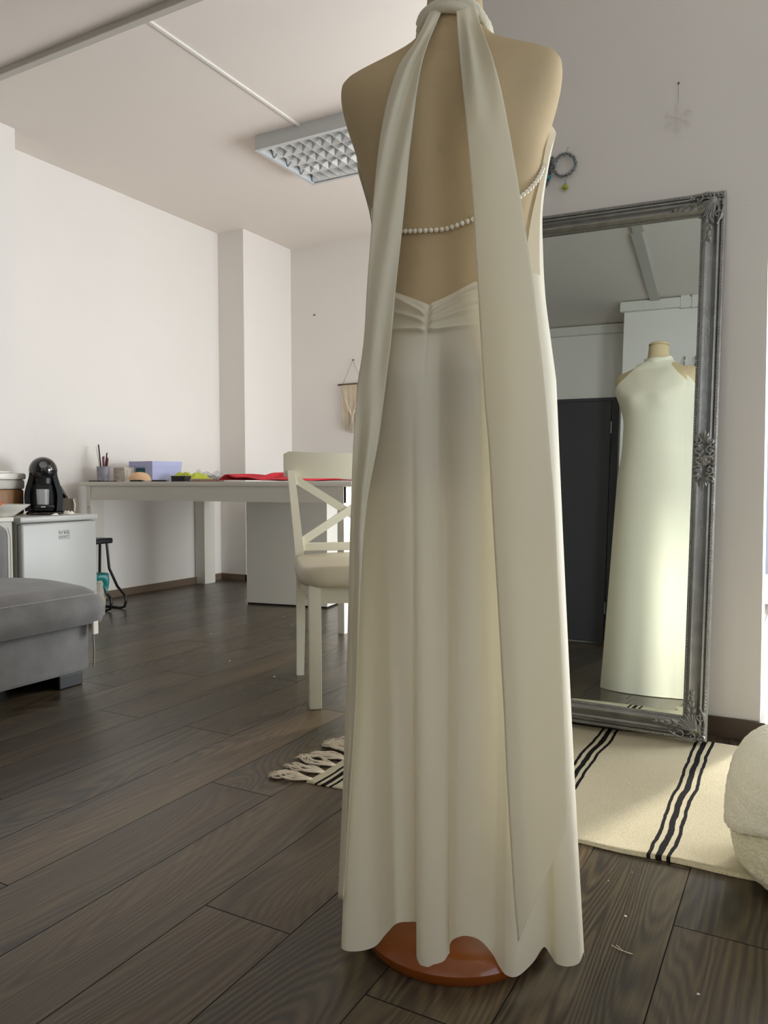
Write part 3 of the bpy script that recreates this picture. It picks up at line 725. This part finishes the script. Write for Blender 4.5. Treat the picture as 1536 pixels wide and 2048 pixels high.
# pen cup
x, y, z = onT(207, 3.56)
pcu = empty('pen_cup', (x, y, z), 0, 'printed cup of pens and scissors at the left end of the white table', 'pen cup')
MB().lathe([(.001, 0), (.038, 0), (.042, .10), (.040, .10), (.036, .004), (.001, .004)], 24).build('cup', mat('printed_cup', '8C8C98', .4, noise=.9, nscale=70, stretch=(1, 1, .4)), pcu, smooth='auto')
for dx, dy, lx_, ly_, h, mt in ((-.02, 0, -.05, .0, .235, 'white'), (-.012, .01, -.03, .02, .165, 'pen_blue'), (0, -.01, -.03, 0, .245, 'black'), (.01, 0, -.01, .01, .17, 'pen_red'), (.018, .01, .02, 0, .16, 'black'), (.022, -.01, .035, .0, .19, 'black'), (-.005, .015, .01, .02, .15, 'orange')):
    MB().tube([(dx*.6, dy, .006), (dx*.6+lx_, dy+ly_, h)], .0045, 8).build('pen', M[mt], pcu)
# dark scissors by the cup
x, y, z = onT(203, 3.47)
sc_ = empty('scissors', (x, y, z), .2, 'black scissors lying at the front left corner of the white table', 'scissors')
MB().bbox(-.02, -.006, .001, .11, .008, .006, .001).build('blade', M['black'], sc_); MB().tube([(-.02+.025*cos(a)-.03, .018+.018*sin(a), .005) for a in [TAU*i/12 for i in range(13)]], .004, 6).build('handle', M['black'], sc_); MB().tube([(-.02+.025*cos(a)-.03, -.02+.018*sin(a), .005) for a in [TAU*i/12 for i in range(13)]], .004, 6).build('handle', M['black'], sc_)
# marbled box
x, y, z = onT(218, 3.6); x1 = onT(242, 3.6)[0]
tag(MB().bbox(0, 0, 0, x1-x-.01, .085, .095, .002).build('small_box', M['marble']), 'small marbled cream box beside the pen cup', 'box').location = (x+.022, y+.02, z)
# lavender storage box with lid
x = onT(258, 3.72)[0]; x1 = onT(305, 3.72)[0]; w_ = x1-x
lb = empty('lidded_box', (x1, 3.72, ZT), radians(-2), 'lavender cardboard storage box with lid and dark label holder', 'box')
MB().box(-w_, 0, 0, 0, .26, .115).build('box_body', M['lav'], lb); MB().box(-w_-.003, -.003, .1, .003, .263, .136).build('lid', M['lav'], lb)
MB().bbox(-w_*.68, -.006, .06, -w_*.32, -.001, .092, .001).build('label_holder', M['green'], lb)
# nude foam cup pad over a dark strip
x, y, z = onT(279, 3.60)
sp_ = empty('foam_pad', (x, y, z), 0, 'nude domed foam bust pad in front of the lavender box', 'sewing pad')
MB().lathe([(.073, .006), (.072, .02), (.062, .04), (.045, .054), (.022, .061), (.001, .063)], 28).build('dome', M['nude'], sp_, smooth='auto')
MB().bbox(-.09, -.02, .0, .05, .03, .005, .001).build('backing', M['paper'], sp_)
for px, Y, wd, nm, lb_, mt in ((318, 3.60, .11, 'marker_pen', 'slim dark marker lying in front of the lavender box', 'black'), (272, 3.52, .09, 'marker_pen', 'short black marker lying in front of the nude foam pad', 'black')):
    x, y, z = onT(px, Y); e = empty(nm, (x, y, z), .1, lb_, 'pen'); MB().tube([(-wd/2, 0, .006), (wd/2, 0, .006)], .006, 8).build('barrel', M[mt], e); MB().tube([(wd/2, 0, .006), (wd/2+.02, 0, .006)], .004, 8).build('cap', M['grey'], e)
# small black box
x, y, z = onT(363, 3.58)
bb = empty('black_tin', (x, y, z), .1, 'small black tin near the front edge of the table, right of the lavender box', 'tin'); MB().bbox(-.055, -.03, 0, .05, .03, .032, .003).build('tin_body', M['black'], bb); MB().bbox(-.057, -.032, .026, .052, .032, .036, .003).build('lid', M['gloss'], bb)
def crumple(name, m, cx, cy, cz, rx, ry, h, seed, label, cat, parent=None, n=26):
    R = random.Random(seed); bumps = [(R.uniform(-.8, .8), R.uniform(-.8, .8), R.uniform(.15, .4), R.uniform(.3, 1)) for _ in range(14)]
    rows = []
    for i in range(n+1):
        u = -1+2*i/n; row = []
        for j in range(n+1):
            v = -1+2*j/n; e = max(0, 1-(abs(u)**3))*max(0, 1-abs(v)**3)
            z = sum(k*exp(-((u-a)**2+(v-b)**2)/s**2) for a, b, s, k in bumps)/2.2
            z += .18*abs(sin(7*u+5*v+seed))
            row.append((cx+u*rx*(1+.08*sin(5*v+seed)), cy+v*ry*(1+.1*sin(4*u+seed)), cz+.002+h*z*e))
        rows.append(row)
    o = MB().grid(rows).build(name, m, parent, smooth='auto')
    if label: tag(o, label, cat)
    return o
x, y, z = onT(385, 3.9); crumple('lime_fabric_scrap', M['yellow'], x, y, z+.015, .10, .12, .075, 5, 'crumpled lime green fabric scrap heaped on the table by the clear plastic bag', 'fabric')
x, y, z = onT(425, 4.15); crumple('dark_trimming', M['grey'], x, y, z, .10, .11, .06, 8, 'dark grey heap of trimmings inside the clear plastic bag on the table', 'trimming')
x, y, z = onT(420, 4.1); crumple('plastic_bag', M['clear'], x, y, z+.004, .17, .17, .10, 12, 'clear crumpled plastic bag on the table left of the red fabric', 'bag')
x, y, z = onT(412, 3.56)
tr = empty('sequin_strip', (x, y, z), .03, 'pinkish brown patterned strip along the table edge under the lime scrap', 'trimming'); MB().bbox(-.11, -.02, 0, .12, .025, .016, .003).build('strip', M['pinkbrown'], tr)
for i in range(12): MB().ball((-.10+i*.019, -.02, .009), .005, 6).build('stud', M['marble'], tr)
# red fabric: a flat spread, a fold and a peaked corner
rows = []
xa = onT(446, 3.5)[0]; xb = -2.08
for i in range(90):
    u = i/89; row = []
    for j in range(24):
        v = j/23; X = xa+(xb-xa)*u+.03*sin(3*v); Y = 3.46+.75*v
        z = ZT+.004+.006*abs(sin(9*u+4*v))*(1-v*.5)
        z += .030*exp(-((u-.06-.1*v)/.05)**2)*(1-sstep(.2, .8, v))+.016*exp(-((u-.2)/.12)**2)
        z += .034*exp(-((u-.26)/.028)**2)*sstep(.05, .25, v)*(1-sstep(.6, .9, v)); z += .075*max(0, 1-abs(u-.375)/.03)*exp(-((v-.5)/.25)**2)+.042*max(0, 1-abs(u-.43)/.08)*exp(-((v-.5)/.3)**2)
        row.append((X, Y, z))
    rows.append(row)
rd = MB().grid(rows).build('red_fabric', M['red'], smooth=True); sm = rd.modifiers.new('thickness', 'SOLIDIFY'); sm.thickness = .003
tag(rd, 'length of bright red fabric spread and folded on the white table', 'fabric')

# ---------------------------------------------------------------- chair
fd = Vector((.63, -.777, 0)); sd = Vector((.777, .63, 0))
ch = empty('dining_chair', (-1.812, 2.583, 0), atan2(sd.y, sd.x), 'cream wooden dining chair with cross back and cream leather seat', 'chair')
# local: x to the sitter's side, -y to the front. rear left leg at the origin
CW, CDp = .40, .454
MB().bbox(-.004, -CDp-.024, 0, .040, -CDp+.018, .435, .004).build('leg', M['chair'], ch, smooth='auto')
MB().bbox(CW-.04, -CDp-.024, 0, CW+.004, -CDp+.018, .435, .004).build('leg', M['chair'], ch, smooth='auto')
for xx in (-.016, CW-.016):
    # rear leg and back post are one raked piece
    rows = []
    for z, dy, ww in ((0, .03, .030), (.2, .008, .034), (.45, 0, .036), (.6, .012, .034), (.8, .055, .030), (.845, .066, .028)):
        x0 = xx-(.03 if z > .45 else 0)*((z-.45)/.4)*(1 if xx < .1 else -1)
        rows.append([(x0, dy-.018, z), (x0+ww, dy-.018, z), (x0+ww, dy+.018, z), (x0, dy+.018, z)])
    b = MB().grid(rows, closed_v=True); b.f += [(0, 1, 2, 3), (20, 21, 22, 23)]
    b.build('leg', M['chair'], ch, smooth='auto')
rows = []                            # curved top rail
for i in range(25):
    u = -1+2*i/24; x = CW/2+u*(.258); bow = .075-.035*(1-u*u)+.028; e = .012*(abs(u) > .95)
    cz = .009*(u*u)
    zb, zt_ = .812+e, .918-e+cz
    rows.append([(x, bow-.011, zb), (x, bow-.011+.012, (zb+zt_)/2), (x, bow+.006, zt_), (x, bow+.026, zt_-.002), (x, bow+.028, (zb+zt_)/2), (x, bow+.014, zb)])
b = MB().grid(rows, closed_v=True); b.f += [tuple(range(6)), tuple(144+i for i in range(6))]
b.build('top_rail', M['chair'], ch, smooth='auto')
MB().bbox(.0, .0, .515, CW, .02, .548, .003).build('lower_rail', M['chair'], ch)
def bar(p, q, wd, th):
    p, q = Vector(p), Vector(q); t = (q-p).normalized(); n = Vector((0, 1, 0)); n = (n-t*n.dot(t)).normalized(); s = t.cross(n); b = MB()
    R = [[e+s*wd/2*a+n*th/2*c for a, c in ((-1, -1), (1, -1), (1, 1), (-1, 1))] for e in (p, q)]
    b.grid(R, closed_v=True); b.f += [(0, 1, 2, 3), (4, 5, 6, 7)]; return b
bar((-.028, .055, .818), (CW+.004, .012, .545), .032, .016).build('cross_bar', M['chair'], ch); bar((CW+.028, .052, .818), (-.004, .009, .545), .032, .014).build('cross_bar', M['chair'], ch)
MB().box(.036, -CDp-.01, .37, CW-.036, -CDp+.008, .43).build('seat_apron', M['chair'], ch); MB().box(.0, -CDp+.018, .37, .016, -.018, .43).build('seat_apron', M['chair'], ch)
MB().box(CW-.016, -CDp+.018, .37, CW, -.018, .43).build('seat_apron', M['chair'], ch); MB().box(.02, -.01, .37, CW-.02, .008, .43).build('seat_apron', M['chair'], ch)
rows = []
for i in range(14):
    ph = -pi/2+pi*i/13; r = cos(ph)**.45 if abs(cos(ph)) > 1e-6 else .0; row = []
    for j in range(64):
        a = TAU*j/64; x, y = se(a, .232*(.88+.12*r) if r > 0 else .001, .262*(.88+.12*r) if r > 0 else .001, 5)
        if i in (0, 13): x *= .3; y *= .3
        row.append((CW/2+x, -CDp/2-.025+y, .465+.036*sin(ph)+(.008*(1-(x/.23)**2) if sin(ph) > .5 else 0)))
    rows.append(row)
cu = MB().grid(rows, closed_v=True); n0 = len(rows)-1; cu.f += [tuple(reversed(range(64))), tuple(n0*64+j for j in range(64))]
cu.build('seat_cushion', M['leather'], ch, smooth='auto')

# ---------------------------------------------------------------- sofa
SX, SY = -2.45, 2.12
so = empty('sofa', (SX, SY, 0), 0, 'dark grey suede sofa with pale stitching at the left edge', 'sofa')
MB().bbox(-.98, -2.6, .055, -.03, -.025, .275, .02, 3).build('sofa_base', M['sofa'], so, smooth='auto')
b = MB(); rows = []
XS0, YS0 = -.62, -2.6
NX, NY = 44, 120
def seat_top(u, v):                  # u 0..1 over x, v 0..1 over y
    z = .388+.018*sin(pi*min(1, max(0, u)))
    e = min(u*.62, (1-u)*.62, (1-v)*2.6, v*2.6); z -= .040*max(0, 1-e/.06)**2
    X, Y = XS0+(0-XS0)*u, YS0+(0-YS0)*v
    for bx, by in ((-.43, -.33), (-.43, -.93), (-.43, -1.5)): z -= .028*exp(-(((X-bx)**2+(Y-by)**2)**.5/.05))
    z -= .006*exp(-((Y+.62)/.012)**2)
    return Vector((X, Y, z))
top = [[seat_top(i/NX, j/NY) for j in range(NY+1)] for i in range(NX+1)]
MB().grid(top).build('seat_top', M['sofa'], so, smooth=True)
# padded side skin under the top
ring = [(top[i][NY], 0, 1) for i in range(0, NX+1)]+[(top[NX][j], 1, 0) for j in range(NY-1, -1, -1)]
rows = []
for p, nx, ny in ring:
    r = []
    for q in range(9):
        t = q/8; bul = .022*sin(pi*t)+.006*sin(23*p.y+9*p.x)*sin(pi*t); r.append((p.x+nx*bul, p.y+ny*bul, p.z-(p.z-.245)*t))
    rows.append(r)
MB().grid(rows).build('seat_side', M['sofa'], so, smooth=True)
st = MB()                            # stitches along the front and end edges, a double row across the seat
def stitches(f, n):
    for i in range(n):
        a, c = f(i/n), f((i+.55)/n); st.tube([a, c], .0016, 4)
stitches(lambda t: (.004, -2.5+2.49*t, .362), 230); stitches(lambda t: (-.6+.6*t, .004, .362+.003*sin(9*t)), 60)
stitches(lambda t: (-.6+.58*t, -.62+.02, seat_top(.03+.94*t, (2.6-.60)/2.6).z+.002), 50); stitches(lambda t: (-.6+.58*t, -.665, seat_top(.03+.94*t, (2.6-.665)/2.6).z+.002), 50)
tag(st.build('stitching', M['stitch'], so), kind='stuff')
MB().bbox(-.86, -2.6, .27, -.53, .0, .62, .05, 4).build('backrest', M['sofa'], so, smooth='auto')
MB().tube([(-.53, -.012, .29), (-.53, -.012, .565), (-.545, -.012, .605)], .003, 6).build('piping', M['stitch'], so)
MB().bbox(-.12, -.16, 0, -.05, -.05, .055, .005).bbox(-.4, -.15, 0, -.14, -.06, .055, .005).build('foot', M['black'], so)
MB().bbox(-.12, -2.5, 0, -.04, -2.4, .055, .005).build('foot', M['black'], so)
MB().bbox(-.9, -.16, 0, -.8, -.06, .055, .005).build('foot', M['black'], so)
MB().bbox(-.008, -.04, .20, .004, -.015, .262, .003).build('worn_corner', M['paper'], so)
MB().tube([(-.022, -.02, .2), (-.02, -.018, .13), (-.022, -.02, .07)], .004, 6).build('loose_piping', M['taupe'], so)
# ---------------------------------------------------------------- fridge and side cabinet
XF = -3.5
ya, yb = at(50, 1060, 0, XF).y, at(194, 1060, 0, XF).y
zt_ = at(120, 1031, 0, XF).z
fr = empty('mini_fridge', (XF, ya, 0), 0, 'small white fridge with coffee machine on top', 'fridge')
FWd = yb-ya
MB().bbox(-.44, -.02, .02, -.045, FWd, zt_-.03, .006).build('cabinet', M['fridgeside'], fr)
MB().bbox(-.04, -.02, .03, 0, FWd, zt_-.035, .014, 3).build('door', M['fridge'], fr, smooth='auto')
MB().bbox(-.445, -.03, zt_-.03, .006, FWd+.004, zt_, .006).build('top_panel', M['fridge'], fr, smooth='auto')
for x_ in (-.40, -.08):
    for y_ in (.02, FWd-.04): MB().lathe([(.015, 0), (.015, .02)], 12, Matrix.Translation((x_, y_, 0))).build('foot', M['black'], fr)
def text(s, size, name, m, parent, loc, rot, ext=.0004):
    cu_ = bpy.data.curves.new(name, 'FONT'); cu_.body = s; cu_.size = size; cu_.extrude = ext; cu_.align_x = 'CENTER'; cu_.resolution_u = 3
    o = bpy.data.objects.new(name, cu_); COL.objects.link(o); bpy.context.view_layer.update()
    me = bpy.data.meshes.new_from_object(o.evaluated_get(bpy.context.evaluated_depsgraph_get())); COL.objects.unlink(o); bpy.data.objects.remove(o)
    me.materials.clear(); me.materials.append(m); q = bpy.data.objects.new(name, me); COL.objects.link(q); q.parent = parent; q.location = loc; q.rotation_euler = rot; return q
lp = at(128, 1069, 0, XF); ly_ = lp.y-ya
text('ST\u2605R', .022, 'logo_text', M['grey'], fr, (.0012, ly_, lp.z+.003), (pi/2, 0, pi/2)); text('LIGHT', .019, 'logo_text', M['grey'], fr, (.0012, ly_, lp.z-.017), (pi/2, 0, pi/2))
b = MB()
for a0, a1 in (((-.032, -.022), (.032, -.022)), ((.032, -.022), (.032, .022)), ((.032, .022), (-.01, .022)), ((-.032, -.004), (-.032, -.022)), ((-.032, .022), (-.032, .008)), ((-.032, .022), (-.024, .022))):
    b.tube([(.001, ly_+a0[0], lp.z+a0[1]), (.001, ly_+a1[0], lp.z+a1[1])], .0009, 4)
b.build('logo_outline', M['grey'], fr)
cb = empty('side_cabinet', (XF-.03, ya-.05, 0), 0, 'plain off-white cabinet between sofa and fridge', 'cabinet')
MB().bbox(-.42, -.62, .03, 0, 0, zt_-.02, .003).build('carcass', M['fridgeside'], cb); MB().bbox(-.43, -.63, zt_-.02, .008, .004, zt_+.002, .003).build('top', M['desk'], cb); MB().box(-.4, -.6, 0, -.03, -.02, .03).build('plinth', M['black'], cb)
# ---------------------------------------------------------------- coffee machine
q = at(88, 1026, 2, zt_)
Yc, Xc = at(88, 1026, 0, XF-.20).y, XF-.20
cm = empty('coffee_machine', (Xc, Yc, zt_), atan2(-Yc, -Xc)+pi/2, 'black round-headed capsule coffee machine on the small fridge', 'coffee machine')
# local: -y faces the camera
MB().lathe([(.001, 0), (.088, 0), (.092, .006), (.088, .014), (.07, .022), (.001, .024)], 40, Matrix.Translation((0, -.01, 0)), 1.0, 1.25).build('base', M['gloss'], cm, smooth='auto')
rows = []
for i in range(30):
    t = i/29; z = .018+.20*t; w_ = .088-.016*t-.004*sstep(.55, 1, t)+.008*sin(pi*t); r = []
    for j in range(40):
        a = TAU*j/40; x, y = se(a, w_, .062-.01*t, 3); r.append((x, y+.045, z))
    rows.append(r)
b = MB().grid(rows, closed_v=True); b.f += [tuple(reversed(range(40))), tuple(29*40+j for j in range(40))]; b.build('rear_housing', M['black'], cm, smooth='auto')
for s in (-1, 1):                    # side arms curving forward round the cup bay
    rows = []
    for i in range(24):
        t = i/23; z = .02+.21*t; x0 = s*(.094-.024*sstep(.35, 1, t)+.004*sin(pi*t)); th = .026+.004*(1-t)
        y0 = -.055+.01*t
        rows.append([(x0, y0+.005, z), (x0-s*th, y0, z), (x0-s*th, .03, z), (x0, .04, z)])
    b = MB().grid(rows, closed_v=True); b.f += [(0, 1, 2, 3), (92, 93, 94, 95)]; b.build('side_arm', M['black'], cm, smooth='auto')
MB().ball((0, -.005, .245), .073, 32).build('head', M['gloss'], cm, smooth=True)
MB().lathe([(.052, -.03), (.055, 0), (.040, .0), (.001, .0)], 24, Matrix.Translation((0, -.01, .20))).build('capsule_holder', M['black'], cm, smooth='auto')
MB().lathe([(.020, 0), (.020, .003), (.017, .004), (.017, .0015), (.001, .0015)], 24, Matrix.Translation((0, -.0715, .272)) @ Matrix.Rotation(radians(68), 4, 'X')).build('badge', M['grey'], cm, smooth='auto')
MB().lathe([(.030, 0), (.034, .085), (.032, .085), (.028, .003), (.001, .003)], 28, Matrix.Translation((-.004, -.045, .055))).build('clear_cup', M['clear'], cm, smooth='auto')
MB().bbox(-.046, -.085, .035, .052, -.012, .055, .005).build('drip_tray', M['gloss'], cm, smooth='auto'); MB().bbox(-.014, -.087, .042, .008, -.0855, .046, .0005).build('tray_print', M['paper'], cm)
# ---------------------------------------------------------------- things on the fridge and cabinet
x_, y_ = XF-.22, at(137, 1020, 0, XF-.22).y
bg = empty('black_pouch', (x_-.09, y_, zt_), .6, 'black slanted pouch standing behind the coffee machine and taupe carton', 'pouch')
MB().prism([(-.07, 0), (.085, 0), (.075, .03), (.045, .10), (.015, .155), (-.02, .175), (-.06, .17), (-.07, .1)], -.02, .02).build('pouch_body', M['black'], bg); MB().tube([(.02, -.022, .13), (.06, -.024, .09), (.075, -.022, .03), (.09, -.02, .01)], .004, 6).build('strap', M['black'], bg)
tb = empty('taupe_carton', (x_, y_+.01, zt_), .5, 'small taupe carton beside the coffee machine', 'carton'); MB().bbox(-.035, -.02, 0, .03, .02, .085, .002).build('carton_body', M['taupe'], tb); MB().tube([(.03, -.024, .08), (.04, -.026, .05), (.035, -.024, .015)], .003, 6).build('ribbon', M['paper'], tb)
y2 = at(134, 1026, 0, XF-.07).y
crumple('crumpled_tissue', M['paper'], XF-.06, y2+.012, zt_, .028, .035, .032, 9, 'crumpled white tissue on the fridge front edge right of the coffee machine', 'tissue', n=12)
y2 = at(107, 1024, 0, XF-.05).y
crumple('paper_scrap', M['paper'], XF-.04, y2, zt_, .012, .022, .014, 6, 'tiny white paper scrap at the foot of the coffee machine', 'paper', n=8)
yj1 = at(56, 990, 0, XF-.2).y
jr = empty('food_container', (XF-.39, yj1+.06-.17, zt_+.002), 0, 'brown container with white snap lid beside the coffee machine', 'container')
hj = at(30, 942, 0, XF-.2).z-zt_
MB().bbox(-.1, -.16, 0, .1, .155, hj*.58, .012).build('container_body', M['bamboo'], jr, smooth='auto'); MB().bbox(-.102, -.163, hj*.58, .102, .16, hj*.80, .012).build('clear_band', M['trimshade'], jr, smooth='auto'); MB().bbox(-.106, -.168, hj*.80, .106, .165, hj*.95, .01).build('lid', M['white'], jr, smooth='auto'); MB().bbox(-.04, -.02, hj*.95, .07, .11, hj, .006).build('lid_clip', M['white'], jr, smooth='auto')
yb_ = at(-4, 1020, 0, XF-.13).y
bw = empty('fruit_bowl', (XF-.13, yb_, zt_+.002), 0, 'shallow white porcelain bowl at the left edge on the off-white cabinet', 'bowl')
MB().lathe([(.001, 0), (.07, 0), (.078, .006), (.115, .032), (.150, .058), (.152, .062), (.146, .062), (.11, .039), (.07, .012), (.001, .01)], 56).build('bowl_body', M['white'], bw, smooth='auto')
oy = at(3, 1009, 0, XF-.14).y
og = empty('orange', (XF-.17, oy-.02, zt_+.046), 0, 'orange fruit lying in the white bowl', 'fruit'); MB().ball((0, 0, .012), .036, 20).build('peel', M['orange'], og, smooth=True); MB().ball((0, 0, .048), .004, 6).build('stem_end', M['brown'], og)
# ---------------------------------------------------------------- stool and bin in the gap
sl = empty('black_stool', (-3.985, 3.355, 0), 0, 'low black tubular stool in the gap beside the small fridge', 'stool')
MB().bbox(.0, -.08, .410, .118, .10, .444, .008).build('seat', M['black'], sl)
for yy in (-.035, .08):
    MB().tube([(.08, yy, .42), (.10, yy, .25), (.17, yy, .14), (.238, yy, .085), (.245, yy, .05), (.232, yy, .016), (.20, yy, .007), (.03, yy, .007), (.012, yy, .03), (.012, yy, .2), (.02, yy, .42)], .0085, 8).build('leg_frame', M['black'], sl, smooth='auto')
bn = empty('waste_bin', (-3.742, 3.21, .0), 0, 'grey waste bin with teal liner bag beside the small fridge', 'bin')
bz = .235
MB().lathe([(.001, 0), (.045, 0), (.062, bz), (.059, bz), (.042, .004), (.001, .004)], 28).build('bin_body', M['binm'], bn, smooth='auto')
rows = []
for i in range(10):
    t = i/9; r = []
    for j in range(60):
        a = TAU*j/60; rr = .056+.014*sin(pi*min(1, t*1.3))+.004*sin(7*a)*t; hang = .04+.03*sin(2*a+1)**2+.07*exp(-((a-.6)/.35)**2)
        r.append((rr*cos(a)*(1+.5*t*exp(-((a-.6)/.4)**2)), rr*sin(a), bz+.012*sin(pi*min(1, t*2.2))-hang*max(0, t-.3)/.7))
    rows.append(r)
MB().grid(rows, closed_v=True).build('liner', M['teal'], bn, smooth=True)

# ---------------------------------------------------------------- wall hangings
pr = at(676, 770, 1, YB-.02); pn = at(707, 720, 1, YB)
mc = empty('macrame_hanging', (pr.x, YB, pr.z), 0, 'cream macrame wall hanging on a dark rod, on the back wall', 'wall hanging')
RW = (pn.x-pr.x)*2
MB().tube([(0, -.02, 0), (RW, -.02, 0)], .007, 8).build('rod', M['brown'], mc)
MB().tube([(.05, -.02, .006), (RW/2, -.012, pn.z-pr.z), (RW-.05, -.02, .006)], .0015, 5).build('hanging_cord', M['brown'], mc); MB().ball((RW/2, -.005, pn.z-pr.z), .008, 8).build('nail', M['brown'], mc)
for s in (0, 1):                     # diagonal knotted bands
    for kx, y0 in enumerate((.02, .05, .09)):
        x0 = .055+.012*kx; f = (lambda x: x) if s == 0 else (lambda x: RW-x)
        MB().tube([(f(x0), -.028, -.02-y0*.3), (f(x0+.02), -.03, -.12-y0), (f(x0+.055), -.03, -.17-y0*.9), (f(RW/2), -.03, -.25-y0)], .006, 6).build('knotted_band', M['rope'], mc, smooth=True)
for i in range(22):
    t = i/21; x = .045+(RW-.09)*t; l = .36+.05*(1-abs(2*t-1))
    xx = x+.006*sin(5*i); MB().tube([(x, -.02, .006), (x+.004*sin(i), -.027, -.12), (xx, -.024, -.25), (xx+.006*sin(i*2.1), -.02, -l)], [.0045, .005, .0045, .003], 5).build('cord', M['rope'], mc, smooth=True)
# tinsel wreath with baubles on the mirror wall
wc = at(1128, 330, 1, YM-.015)
wr = empty('tinsel_wreath', (wc.x, YM, wc.z), 0, 'small silver tinsel wreath with a trailing cluster pinned above the mirror', 'wreath')
b = MB(); rw = random.Random(2)
path = [(.036*cos(a), -.014, .036*sin(a)) for a in [TAU*i/60 for i in range(61)]]+[(-.04-.0008*i, -.014, .03-.0018*i+.006*sin(i*.7)) for i in range(26)]+[(-.045-.001*i, -.014, -.005-.0028*i) for i in range(20)]+[(-.052, -.014, .028-.003*i) for i in range(14)]
b.tube(path[:61], .002, 4)
for p_ in path:
    for _ in range(26):
        dv = Vector((rw.gauss(0, 1), rw.gauss(0, .5), rw.gauss(0, 1))).normalized()*rw.uniform(.006, .0145); o_ = Vector(p_); s_ = dv.cross(Vector((rw.random(), rw.random(), rw.random()))).normalized()*.0008
        n0 = len(b.v); q_ = o_+dv
        if q_.y > -.001: q_.y = -.001
        b.v += [o_-s_, o_+s_, q_]; b.f.append((n0, n0+1, n0+2))
tag(b.build('tinsel', M['tinsel'], wr), kind='stuff'); MB().tube([(.0, -.01, .034), (.008, -.012, .045), (.014, -.014, .058)], .001, 4).build('wire', M['grey'], wr)
for px, py, mt, lb_ in ((1095, 355, 'bteal', 'tiny teal glass bauble below the tinsel cluster'), (1130, 374, 'bgreen', 'tiny lime green glass bauble hanging below the tinsel ring')):
    q = at(px, py, 1, YM-.015); e = empty('bauble', (q.x, YM-.013, q.z), 0, lb_, 'bauble'); MB().ball((0, 0, 0), .0105, 16).build('glass_ball', M[mt], e, smooth=True); MB().lathe([(.004, 0), (.004, .005)], 8, Matrix.Translation((0, 0, .009))).build('cap', M['tinsel'], e); MB().tube([(0, 0, .013), (0, .001, .032)], .0007, 4).build('hook', M['grey'], e)
q = at(1356, 236, 1, YM-.006); qn = at(1355, 168, 1, YM)
sf = empty('paper_snowflake', (q.x, YM-.006, q.z), 0, 'faint white snowflake ornament hanging from a nail on the grey wall', 'ornament')
b = MB()
for i in range(6):
    a = pi/6+i*pi/3; b.tube([(0, 0, 0), (.045*cos(a), 0, .045*sin(a))], .0011, 5)
    for s in (-1, 1):
        for f_ in (.45, .72): b.tube([(.045*f_*cos(a), 0, .045*f_*sin(a)), (.045*f_*cos(a)+.014*cos(a+s*.9), 0, .045*f_*sin(a)+.014*sin(a+s*.9))], .0009, 4)
b.build('snowflake_arms', M['wall'], sf); MB().tube([(0, .001, .045), (0, .003, qn.z-q.z)], .0005, 4).build('thread', M['taupe'], sf); MB().ball((0, .002, qn.z-q.z), .0035, 8).build('nail', M['brown'], sf)

# ---------------------------------------------------------------- specks on the floor
sp0 = None
for i, (px, py) in enumerate([(1251, 1830), (1397, 1986), (422, 1266), (459, 1321), (567, 1232), (584, 1249), (549, 1352), (1264, 1743), (1217, 1760)]):
    q = at(px, py, 2, .002); r = (.003, .0035, .006, .005, .006, .004, .007, .0015, .0015)[i]
    b = MB(); rs = random.Random(i); b.v = [Vector((cos(a)*r*rs.uniform(.6, 1.2), sin(a)*r*rs.uniform(.6, 1.2), 0)) for a in (0, 1.2, 2.4, 3.9, 5.2)]+[Vector((0, 0, .002))]; b.f = [(0, 1, 5), (1, 2, 5), (2, 3, 5), (3, 4, 5), (4, 0, 5), (4, 3, 2, 1, 0)]
    o = b.build('crumb', M['paper']); o.location = (q.x, q.y, 0.0002); tag(o, 'tiny white crumb lying on the dark wooden floor', 'crumb', 'white crumbs scattered over the floor')
p_ = [at(x, y, 2, .002) for x, y in ((1223, 1890), (1240, 1900), (1266, 1908))]; p2 = [at(x, y, 2, .0025) for x, y in ((1233, 1890), (1245, 1901), (1262, 1908))]
tag(MB().tube(p_, .0006, 4).tube(p2, .0006, 4).build('thread_scrap', M['rope']), 'pale snippet of thread on the floor right of the dress hem', 'thread')
